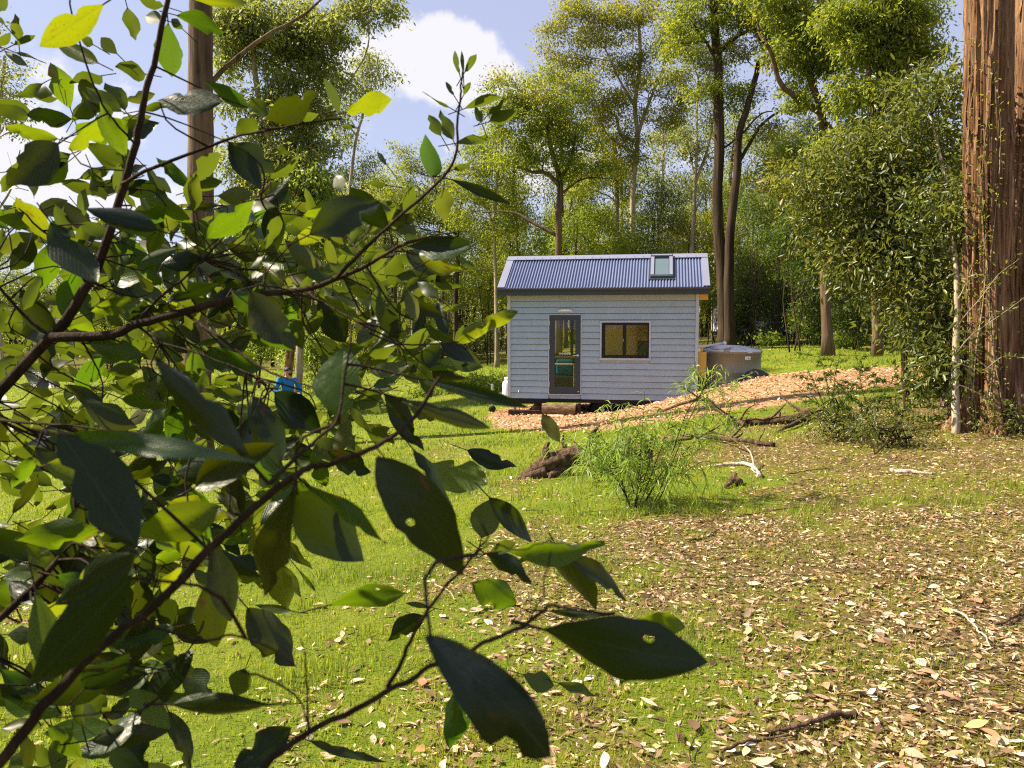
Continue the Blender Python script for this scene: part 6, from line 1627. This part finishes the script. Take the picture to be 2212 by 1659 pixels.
# branches: points in 2212-pixel coordinates, start and end width there, distance from the camera at both ends
BR = [
 ([(-40, 890), (0, 844), (110, 727), (143, 687), (187, 611), (213, 554), (240, 475), (263, 397), (290, 310), (310, 217), (333, 133), (363, 0), (385, -90)], 26, 9, 1.20, 1.15),
 ([(110, 727), (233, 724), (293, 700), (393, 674), (520, 637), (643, 623), (725, 603), (800, 572), (859, 537), (900, 520)], 22, 5, 1.18, 1.10),
 ([(263, 397), (333, 367), (493, 303), (533, 290), (640, 270), (737, 257)], 9, 3.5, 1.16, 1.05),
 ([(725, 603), (780, 545), (846, 483), (943, 393), (979, 333), (986, 233), (992, 190), (1000, 150)], 9, 3, 1.12, 1.0),
 ([(-60, 1700), (0, 1645), (75, 1550), (149, 1473), (252, 1367), (304, 1333), (430, 1200), (500, 1129), (583, 1046), (640, 1010), (671, 999), (730, 985), (813, 955), (891, 898), (950, 815)], 27, 8, .55, .62),
 ([(583, 1046), (640, 985), (700, 930), (735, 890), (760, 700)], 11, 5, .58, .68),
 ([(520, 1720), (600, 1640), (660, 1595), (760, 1540), (842, 1493), (905, 1460), (961, 1431), (1060, 1385), (1143, 1347), (1182, 1316), (1230, 1318), (1329, 1325)], 17, 6, .52, .50),
 ([(842, 1490), (870, 1430), (904, 1364), (960, 1280), (1028, 1196), (1045, 1165), (1040, 1130)], 11, 4, .52, .50),
 ([(-50, 1400), (0, 1341), (86, 1255), (143, 1186), (160, 1120), (150, 1020)], 20, 7, .85, .95),
 ([(304, 1333), (338, 1361), (435, 1381), (501, 1375), (570, 1390), (640, 1440)], 8, 4, .56, .50),
 ([(345, 1500), (300, 1541), (240, 1545), (120, 1550)], 6, 4, .56, .54),
 ([(643, 623), (700, 655), (760, 690), (800, 720)], 5, 3, 1.10, 1.02),
 ([(393, 674), (460, 720), (560, 790), (640, 822), (720, 850)], 8, 3, 1.16, 1.0),
 ([(290, 700), (340, 740), (420, 765), (560, 815), (600, 840)], 6, 3, 1.17, 1.05),
 ([(187, 611), (140, 540), (80, 490), (40, 450)], 7, 3, 1.18, 1.12),
 ([(290, 310), (240, 250), (190, 150), (155, 20), (150, -40)], 5, 3, 1.16, 1.05),
 ([(110, 727), (60, 690), (0, 620), (-30, 590)], 9, 5, 1.19, 1.2),
 ([(293, 700), (340, 650), (400, 600), (440, 560)], 8, 3, 1.17, 1.2),
 ([(1028, 1196), (1060, 1170), (1120, 1190), (1200, 1160)], 5, 3, .50, .50),
 ([(1143, 1347), (1170, 1290), (1185, 1240), (1190, 1190)], 5, 3, .50, .52),
 ([(520, 1450), (560, 1455), (640, 1500), (668, 1580)], 6, 4, .50, .52),
 ([(668, 1590), (665, 1460), (650, 1380)], 6, 3, .53, .52),
 ([(0, 905), (160, 920), (300, 935), (420, 960)], 6, 3, 1.1, .95),
 ([(563, 430), (562, 360), (505, 310)], 5, 3, 1.1, 1.1),
 ([(900, 520), (960, 505), (1010, 500)], 4, 2.5, 1.08, 1.05),
 ([(813, 955), (850, 1010), (900, 1080)], 4, 2.5, .6, .56),
]
def fg_leaf_mesh(k, in_shade=False, coarse=False):
    """unit leaf: base at origin, tip at +Y, about 0.4 wide at scale 1 (x is scaled per leaf); variants with bites and holes"""
    rng = np.random.default_rng(900 + k)
    rows, cols = (7, 4) if coarse else (14, 6)
    t = np.linspace(0, 1, rows); cs = np.linspace(-1, 1, cols + 1)
    sh = .78 + .35 * rng.random()
    w = np.sin(np.pi * t ** sh) ** .85 * .5; w[0] = .02; w[-1] = .006
    w[1] = max(w[1], .06)
    wl = w.copy(); wr = w.copy()
    bite = k % 5
    if bite == 1:
        for c, d in ((rng.uniform(.35, .7), .55),): wl *= 1 - d * np.exp(-((t - c) / .07) ** 2)
    if bite == 2: wr *= 1 - .6 * np.exp(-((t - rng.uniform(.3, .8)) / .08) ** 2); wr *= 1 - .35 * np.exp(-((t - rng.uniform(.3, .8)) / .05) ** 2)
    if bite == 4: wl *= 1 - .5 * np.exp(-((t - .88) / .09) ** 2); wr *= 1 - .7 * np.exp(-((t - .70) / .06) ** 2) - .3 * np.exp(-((t - .5) / .06) ** 2)
    wl *= 1 + rng.normal(0, .035, rows); wr *= 1 + rng.normal(0, .035, rows)
    curl = rng.uniform(-.05, .30); bend = rng.uniform(-.05, .22); wav = rng.uniform(.0, .05); fold = rng.uniform(.02, .22); tw = rng.normal(0, .35)
    sw = rng.normal(0, .05)
    V = []
    for i in range(rows):
        a = tw * (t[i] - .3)
        for c in cs:
            ww = (wl if c < 0 else wr)[i]
            x = c * ww + sw * math.sin(math.pi * t[i])
            z = fold * abs(c) * w[i] * 1.2 - curl * (abs(c) ** 2) * w[i] + wav * math.sin(t[i] * 9 + c * 2 + k) * abs(c) - bend * (t[i] ** 2)
            V.append((x * math.cos(a), t[i] * (1 - .12 * bend), z + x * math.sin(a)))
    F = []; m = cols + 1
    hole = None
    if bite == 3: hole = {(int(rng.integers(6, 10)), int(rng.choice([1, 4])))}
    for i in range(rows - 1):
        for c in range(cols):
            if hole and (i, c) in hole:
                cr = [i * m + c, i * m + c + 1, (i + 1) * m + c + 1, (i + 1) * m + c]; P4 = [np.array(V[j]) for j in cr]
                b8 = len(V)
                for j in range(8):
                    an = -2.356 + j * .7854; u_, v_ = .5 + .40 * math.cos(an) * (1 + .2 * rng.normal()), .5 + .40 * math.sin(an)
                    V.append(tuple((P4[0] * (1 - u_) + P4[1] * u_) * (1 - v_) + (P4[3] * (1 - u_) + P4[2] * u_) * v_))
                for j in range(4): F.append((cr[j], cr[(j + 1) % 4], b8 + (2 * j + 2) % 8, b8 + 2 * j + 1, b8 + 2 * j))
                continue
            F.append((i * m + c, i * m + c + 1, (i + 1) * m + c + 1, (i + 1) * m + c))
    me = bpy.data.meshes.new('leaf'); me.from_pydata(V, [], F); me.update()
    me.polygons.foreach_set('use_smooth', np.ones(len(F), bool)); me.materials.append(MT['fg_leaf_shade' if in_shade else 'fg_leaf'])
    return me

def build_shrub():
    rng = np.random.default_rng(21)
    base = Vector((-1.25, 1.15, G(-1.25, 1.15)))
    root = empty('leafy_shrub', base); tag(root, 'big leafy shrub with chewed glossy leaves hanging close in front', 'shrub')
    paths = []; B2 = []
    for pts, w0, w1, y0, y1 in BR:
        n = max(10, len(pts) * 4); ys = np.linspace(y0, y1, len(pts))
        p = smooth_path([T(x, y, Y) for (x, y), Y in zip(pts, ys)], n, .0008, rng)
        r = np.linspace(w0, w1, n) * mpp(1.0) * np.interp(np.linspace(0, 1, n), [0, 1], [y0, y1]) / 2
        r *= 1 + .10 * np.abs(np.sin(np.arange(n) * 1.9)) * (np.arange(n) % 5 == 0)
        paths.append((p, r))
        mb = MB(); mb.tube(p, r, 8); mb.build('branch', MT['twig'], root, smooth=True, world_space=True)
    # stems outside the picture that carry them down to the ground
    for i, r0 in ((0, .016), (4, .014), (6, .012), (8, .014)):
        p = paths[i][0][0]; q = np.array(base) + rng.normal(0, .06, 3) * np.array([1, 1, 0]); q[2] = base.z - .05
        mid = (p * .55 + q * .45) + np.array([-.08, .05, 0])
        mb = MB(); mb.tube(smooth_path([p, mid, q], 14), np.linspace(paths[i][1][0], r0 * 1.6, 14), 8); mb.build('stem', MT['twig'], root, smooth=True, world_space=True)
    allp = np.concatenate([p for p, r in paths])
    meshes = [fg_leaf_mesh(k) for k in range(15)]; meshes_shade = [fg_leaf_mesh(k, True) for k in range(15)]; meshes_c = [fg_leaf_mesh(k, False, True) for k in range(15)]
    objs = []; tmb = MB()
    def put(bp, tp, wid, tone, petiole=True, k=None):
        """one leaf from base point to tip point (world), apparent width in metres"""
        ax = Vector(tp) - Vector(bp); L = ax.length
        if L < .008: return
        ax.normalize()
        view = (Vector((0, 0, CAM_Z)) - (Vector(bp) + Vector(tp)) / 2).normalized()
        n0 = (view - ax * view.dot(ax)).normalized()
        best = None
        for _ in range(7):
            roll = rng.uniform(-.95, .95)
            n = (Matrix.Rotation(roll, 3, ax) @ n0)
            s = abs(n.dot(SUNV))
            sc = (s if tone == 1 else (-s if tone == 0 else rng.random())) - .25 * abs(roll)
            if best is None or sc > best[0]: best = (sc, n, roll)
        n, roll = best[1], best[2]
        if rng.random() < .5: n = -n
        x = ax.cross(n).normalized()
        if k is None:
            k = int(rng.integers(0, 15))
            if k % 5 == 3: k = (k + 2) % 15
        wsc = min(wid / max(.55, math.cos(roll)), L * .75)
        M = Matrix(((x.x * wsc, ax.x * L, n.x * L * .8, bp[0]), (x.y * wsc, ax.y * L, n.y * L * .8, bp[1]), (x.z * wsc, ax.z * L, n.z * L * .8, bp[2]), (0, 0, 0, 1)))
        in_shade = rng.random() < (.92 if tone == 0 else (.12 if tone == 1 else .6))  # leaves marked shaded mostly take the darker painted copy
        objs.append(((meshes_shade if in_shade else meshes)[k], M, L, k))
        if petiole:
            j = int(np.argmin(((allp - np.array(bp)) ** 2).sum(1))); q = allp[j]; d = np.linalg.norm(q - np.array(bp))
            e = q if d < .16 else np.array(bp) - np.array(ax) * .02
            if d > .004:
                m_ = (np.array(bp) + e) / 2 - np.array(ax) * min(.02, d * .3)
                tmb.tube(smooth_path([e, m_, np.array(bp) + np.array(ax) * L * .03], 6), np.linspace(.0016 if d < .16 else .0009, .0009, 6), 5, False)
    # drawn leaves
    for vk, lst in LV.items():
        sc, ox, oy = VIEWS[vk]
        for lf in lst:
            bx, by, tx, ty, w = [float(c) for c in lf[:5]]; tone = lf[5] if len(lf) > 5 else None
            bx, tx = bx * sc + ox, tx * sc + ox; by, ty = by * sc + oy, ty * sc + oy; w *= sc
            ln = math.hypot(tx - bx, ty - by)
            real = rng.uniform(.082, .105) * (.55 if ln < 45 else 1.0)
            tilt = rng.uniform(.0, .45); Y = real * math.cos(tilt) * F_PX * FS / max(ln, 1.6 * w)
            Y = min(max(Y, .34), 1.45)
            sgn = rng.choice([-1, 1]); dY = math.tan(tilt) * ln * mpp(Y) * sgn
            dY = max(-.05, min(.05, dY))
            put(T(bx, by, Y - dY / 2), T(tx, ty, Y + dY / 2), w * mpp(Y) * .94, tone, True, lf[6] if len(lf) > 6 else None)
    drawn = len(objs)
    def proj(w):
        d = np.array(w) - np.array((0, 0, CAM_Z)); f = d[1] * CP - d[2] * SP; u = d[1] * SP + d[2] * CP
        return (512 + F_PX * d[0] / f) * FS, (384 - F_PX * u / f) * FS
    # more leaves behind them along the branches, farther into the shrub
    zones = [(0, 1000, 440, 1000, 560, 1.15, 2.2), (0, 330, 180, 620, 40, 1.2, 1.7), (0, 640, 940, 1250, 150, 1.0, 1.8), (0, 480, 1180, 1659, 90, .75, 1.4), (380, 700, 480, 760, 70, 1.2, 1.9), (0, 520, 980, 1659, 22, .7, 1.0)]
    far = []
    for x0, x1, y0, y1, n, d0, d1 in zones:
        c = 0
        while c < n:
            fx, fy = rng.uniform(x0, x1), rng.uniform(y0, y1)
            if fx > 1050 - abs(fy - 700) * .9 and fy < 1250: continue      # the outline of the shrub
            if fy > 1250 and fx > 420 - (fy - 1250) * .25: continue
            Y = rng.uniform(d0, d1)
            b_ = np.array(T(fx, fy, Y)); a = rng.uniform(0, 6.28); L = rng.uniform(.045, .085) if d1 > 1 else rng.uniform(.07, .1)
            ax = unit(np.array([math.cos(a), rng.uniform(-.5, .5), math.sin(a) * .8 - .15]))
            
            if any(560 < proj(b_ + ax * L * k_)[0] < 690 and 770 < proj(b_ + ax * L * k_)[1] < 880 for k_ in (0, .5, 1)): continue   # the gap through which the man shows
            far.append((b_, b_ + ax * L, L * rng.uniform(.30, .44))); c += 1
    for b_, t_, w in far: put(b_, t_, w, None if rng.random() < .7 else 1, True)
    # unseen leaves added beyond the left edge to shade the ones in view
    for k in range(1000):
        Y = rng.uniform(.28, .95); x = -.68 * Y - rng.uniform(.13, .95)
        z = rng.uniform(1.0, 2.45)
        if Y > .72 and z > 1.45: continue
        b_ = np.array((x, Y, z)); a = rng.uniform(0, 6.28); L = rng.uniform(.08, .115)
        put(b_, b_ + unit(np.array([math.cos(a), math.sin(a), -.35])) * L, L * .44, 1, False)
    tmb.build('petioles', MT['twig'], root, smooth=True, world_space=True)['kind'] = 'stuff'
    # the 300 largest leaves in view are parts of their own, the rest one mass
    vis = list(range(drawn)) + list(range(drawn, drawn + len(far)))
    def size(i):
        M, L = objs[i][1], objs[i][2]; return L / max(.2, M.translation.y)
    single = set(i for i in range(drawn) if len(objs[i][0].vertices) > 98)
    for i in sorted(range(drawn + len(far)), key=lambda i: -size(i)):
        if len(single) < 300: single.add(i)
    inv = wm(root).inverted()
    VV = []; FF = []; nb = 0
    for i, (me, M, L, kk) in enumerate(objs):
        if i in single:
            o = bpy.data.objects.new('leaf', me); COL.objects.link(o); o.parent = root
            o.matrix_parent_inverse = inv; o.matrix_basis = M
        else: B2.append((meshes_c[kk if kk % 5 != 3 else 0], M))
    for me, M in B2:
        n = len(me.vertices); co = np.empty(n * 3, np.float32); me.vertices.foreach_get('co', co); co = co.reshape(-1, 3)
        Mn = np.array(M); VV.append(co @ Mn[:3, :3].T + Mn[:3, 3])
        f = np.empty(len(me.polygons) * 4, np.int32); me.polygons.foreach_get('vertices', f); FF.append(f.reshape(-1, 4) + nb); nb += n
    o = link('foliage', mesh_np('foliage', np.concatenate(VV), [np.concatenate(FF)], np.repeat(rng.random(len(B2)), [len(f) for f in FF]), smooth=True), MT['fg_mass'], root)
    o['kind'] = 'stuff'
    print('shrub leaves', len(objs), 'drawn', drawn, 'mass', len(B2))
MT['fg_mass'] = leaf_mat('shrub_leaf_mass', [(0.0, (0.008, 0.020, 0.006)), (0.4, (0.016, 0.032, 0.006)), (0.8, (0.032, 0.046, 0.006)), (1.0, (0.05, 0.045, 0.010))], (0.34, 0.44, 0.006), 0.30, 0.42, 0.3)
build_shrub()
# ------------------------------------------------------------------ the man on the lawn
def skin_mesh(name, verts, edges, radii, mat, parent, subdiv=2, rootv=0):
    me = bpy.data.meshes.new(name); me.from_pydata(verts, edges, []); me.update()
    o = bpy.data.objects.new(name, me); COL.objects.link(o); o.parent = parent; me.materials.append(mat)
    md = o.modifiers.new('skin', 'SKIN'); md.use_smooth_shade = True
    for i, r in enumerate(radii):
        me.skin_vertices[0].data[i].radius = (r, r) if np.ndim(r) == 0 else r
        me.skin_vertices[0].data[i].use_root = (i == rootv)
    sb = o.modifiers.new('sub', 'SUBSURF'); sb.levels = subdiv; sb.render_levels = subdiv
    return o
def man():
    skin = paint('skin', (0.42, 0.24, 0.16), 0.6, 0.3); shirt = paint('blue_shirt', (0.015, 0.17, 0.48), 0.85, 0.15, var=.1, scale=8)
    jean = paint('dark_jeans', (0.025, 0.04, 0.085), 0.9, 0.1, var=.2, scale=12); hairm = paint('dark_hair', (0.018, 0.011, 0.008), 0.6, 0.3, var=.3, scale=30)
    shoe = paint('shoe', (0.03, 0.025, 0.02), 0.7, 0.3); glass = paint('glasses', (0.01, 0.01, 0.01), 0.3, 0.5)
    Y = 20.6; q = P(288, 400, Y); x0, y0 = q.x, Y; g = G(x0, y0)
    root = empty('person', (x0, y0, g), R(-58)); tag(root, 'man in blue long sleeve shirt with dark hair and beard looking aside', 'person')
    # local frame: he faces +X; -Y is towards his right hand (the camera side)
    top = P(286, 368, Y).z - g; s = top / 1.76
    def S(v): return [(a * s, b * s, c * s) for a, b, c in v]
    HA = R(52)                                        # the head is turned to his left
    def hd(a, b, c): return ((.035 + (a - .035) * math.cos(HA) - b * math.sin(HA)) * s, ((a - .035) * math.sin(HA) + b * math.cos(HA)) * s, c * s)
    def SH(v): return [hd(*q_) for q_ in v]
    # body: pelvis, spine, neck, head; arms bent forward, legs
    v = [(0, 0, .95), (0, 0, 1.12), (.01, 0, 1.32), (.02, 0, 1.46), (.035, 0, 1.54),            # 0-4
         (0, .215, 1.43), (.02, .33, 1.18), (.24, .20, 1.08), (.33, .17, 1.10),               # 5-8 left arm
         (0, -.215, 1.43), (.02, -.33, 1.18), (.24, -.22, 1.06), (.33, -.19, 1.08),            # 9-12 right arm
         (0, .10, .90), (.03, .12, .50), (-.02, .13, .09), (.12, .14, .05),                  # 13-16
         (0, -.10, .90), (.04, -.13, .50), (-.01, -.14, .09), (.13, -.15, .05)]
    e = [(0, 1), (1, 2), (2, 3), (3, 4), (3, 5), (5, 6), (6, 7), (7, 8), (3, 9), (9, 10), (10, 11), (11, 12), (0, 13), (13, 14), (14, 15), (15, 16), (0, 17), (17, 18), (18, 19), (19, 20)]
    r = [(.12, .15), (.11, .14), (.12, .165), (.07, .10), .055, .065, .045, .036, .03, .065, .045, .036, .03, .085, .06, .042, .035, .085, .06, .042, .035]
    rs = [tuple(np.array(a) * s) if np.ndim(a) else a * s for a in r]
    # head and fingers are grown on the same mesh
    nb = len(v)
    v += [(.05, 0, 1.60), (.06, .0, 1.68), (.045, 0, 1.725)]; e += [(4, nb), (nb, nb + 1), (nb + 1, nb + 2)]; rs += [tuple(np.array((.085, .072)) * s), tuple(np.array((.092, .075)) * s), tuple(np.array((.065, .055)) * s)]
    for w, sg in ((8, 1), (12, -1)):
        hx, hy, hz = v[w]
        for k in range(4):
            b0 = len(v); oy = (k - 1.5) * .020
            L = (.040, .046, .043, .034)[k]
            v += [(hx + .055, hy + oy, hz + .01), (hx + .055 + L, hy + oy, hz + .0), (hx + .075 + L, hy + oy, hz - .028)]; e += [(w, b0), (b0, b0 + 1), (b0 + 1, b0 + 2)]; rs += [.010 * s, .009 * s, .008 * s]
        b0 = len(v); v += [(hx + .03, hy + sg * -.035, hz + .015), (hx + .065, hy + sg * -.05, hz + .012)]; e += [(w, b0), (b0, b0 + 1)]; rs += [.012 * s, .010 * s]
    skin_mesh('body', S(v), e, rs, skin, root)
    # clothing
    sv = [(0, 0, .90), (0, 0, 1.12), (.01, 0, 1.32), (.02, 0, 1.47), (0, .215, 1.435), (.02, .335, 1.18), (.22, .205, 1.085), (0, -.215, 1.435), (.02, -.335, 1.18), (.22, -.225, 1.065)]
    se = [(0, 1), (1, 2), (2, 3), (3, 4), (4, 5), (5, 6), (3, 7), (7, 8), (8, 9)]
    sr = [(.145, .18), (.135, .165), (.145, .19), (.085, .12), .085, .066, .052, .085, .066, .052]
    skin_mesh('shirt', S(sv), se, [tuple(np.array(a) * s) if np.ndim(a) else a * s for a in sr], shirt, root)
    tv = [(0, 0, .97), (0, .10, .88), (.03, .12, .50), (-.02, .13, .12), (0, -.10, .88), (.04, -.13, .50), (-.01, -.14, .12)]
    skin_mesh('trousers', S(tv), [(0, 1), (1, 2), (2, 3), (0, 4), (4, 5), (5, 6)], [tuple(np.array((.13, .165)) * s), .10 * s, .078 * s, .062 * s, .10 * s, .078 * s, .062 * s], jean, root)
    for sy in (.135, -.145):
        mb = MB(); mb.box(-.07 * s, .20 * s, (sy - .045) * s, (sy + .045) * s, 0, .075 * s, bev=.02); mb.build('shoe', shoe, root)
    # hair, beard, nose, ears, glasses
    bm = bmesh.new(); bmesh.ops.create_icosphere(bm, subdivisions=3, radius=1)
    hv = [w for w in bm.verts if (w.co.x > .35 and w.co.z < .35) or w.co.z < -.35]
    bmesh.ops.delete(bm, geom=hv, context='VERTS')
    for w in bm.verts:
        n = 1 + .10 * (fbm(np.array([w.co.x * 4 + 9]), np.array([w.co.y * 4 + w.co.z * 3]), 2)[0] - .4)
        w.co = Vector(hd(.045 + w.co.x * .112 * n, w.co.y * .096 * n, 1.695 + w.co.z * .098 * n))
    mb = MB(); mb.bm(bm); mb.build('hair', hairm, root, smooth=True)
    bm = bmesh.new(); bmesh.ops.create_icosphere(bm, subdivisions=3, radius=1)
    bmesh.ops.delete(bm, geom=[w for w in bm.verts if w.co.z > .25 or w.co.x < -.2], context='VERTS')
    for w in bm.verts: w.co = Vector(hd(.075 + w.co.x * .080, w.co.y * .073, 1.62 + w.co.z * .062))
    mb = MB(); mb.bm(bm); mb.build('beard', hairm, root, smooth=True)
    mb = MB(); mb.tube(SH([(.135, 0, 1.69), (.165, 0, 1.655), (.145, 0, 1.645)]), [.010 * s, .017 * s, .012 * s], 8); mb.build('nose', skin, root, smooth=True)
    for sy in (-1, 1):
        mb = MB(); mb.tube(SH([(.05, sy * .078, 1.69), (.045, sy * .088, 1.67), (.055, sy * .082, 1.64)]), [.012 * s, .016 * s, .010 * s], 8); mb.build('ear', skin, root, smooth=True)
    mb = MB(); mb.tube(SH([(.05, .082, 1.69), (.145, .060, 1.688), (.150, 0, 1.690), (.145, -.060, 1.688), (.05, -.082, 1.69)]), .006 * s, 6); mb.build('glasses', glass, root)
man()

# ------------------------------------------------------------------ white van hidden in the undergrowth
def van():
    body = paint('white_van_paint', (0.72, 0.72, 0.76), 0.3, 0.5, var=.03); win = paint('dark_window', (0.01, 0.012, 0.014), 0.08, 0.7); blk = MT['rubber']
    Y = 46; q = T(1690, 700, Y); g = G(q.x, Y)
    root = empty('van', (q.x - 1.6, Y, g), R(12)); tag(root, 'white van parked in the wood, mostly hidden by dark bushes', 'van')
    prof = [(-2.2, .35), (2.1, .35), (2.3, .6), (2.25, 1.0), (1.7, 1.15), (1.1, 1.85), (.9, 1.92), (-2.1, 1.95), (-2.25, 1.8)]
    n = len(prof); mb = MB(); v = [(x, y, z) for y in (-.88, .88) for x, z in prof]
    mb.add(v, [(i, (i + 1) % n, (i + 1) % n + n, i + n) for i in range(n)], ngons=[list(range(n - 1, -1, -1)), list(range(n, 2 * n))]); mb.build('body', body, root)
    for x0, x1 in ((.2, 1.05), (-1.0, .05), (-2.0, -1.15)):
        mb = MB(); mb.add([(x0, -.885, 1.2), (x1 + (.35 if x0 > 0 else 0), -.885, 1.2), (x1, -.885, 1.75), (x0, -.885, 1.75)], [(0, 1, 2, 3)]); mb.build('window', win, root)
    for x in (-1.45, 1.4):
        for y in (-.80, .80):
            mb = MB(); mb.lathe([(.18, -.1), (.30, -.1), (.33, -.06), (.33, .06), (.30, .1), (.18, .1)], 20); mb.v[0] = np.stack([mb.v[0][:, 0] + x, mb.v[0][:, 2] + y, mb.v[0][:, 1] + .33], -1); mb.build('wheel', blk, root, smooth=True)
    mb = MB(); mb.box(-2.28, -2.20, -.8, .8, .42, .62, bev=.02); mb.build('bumper', blk, root)
van()
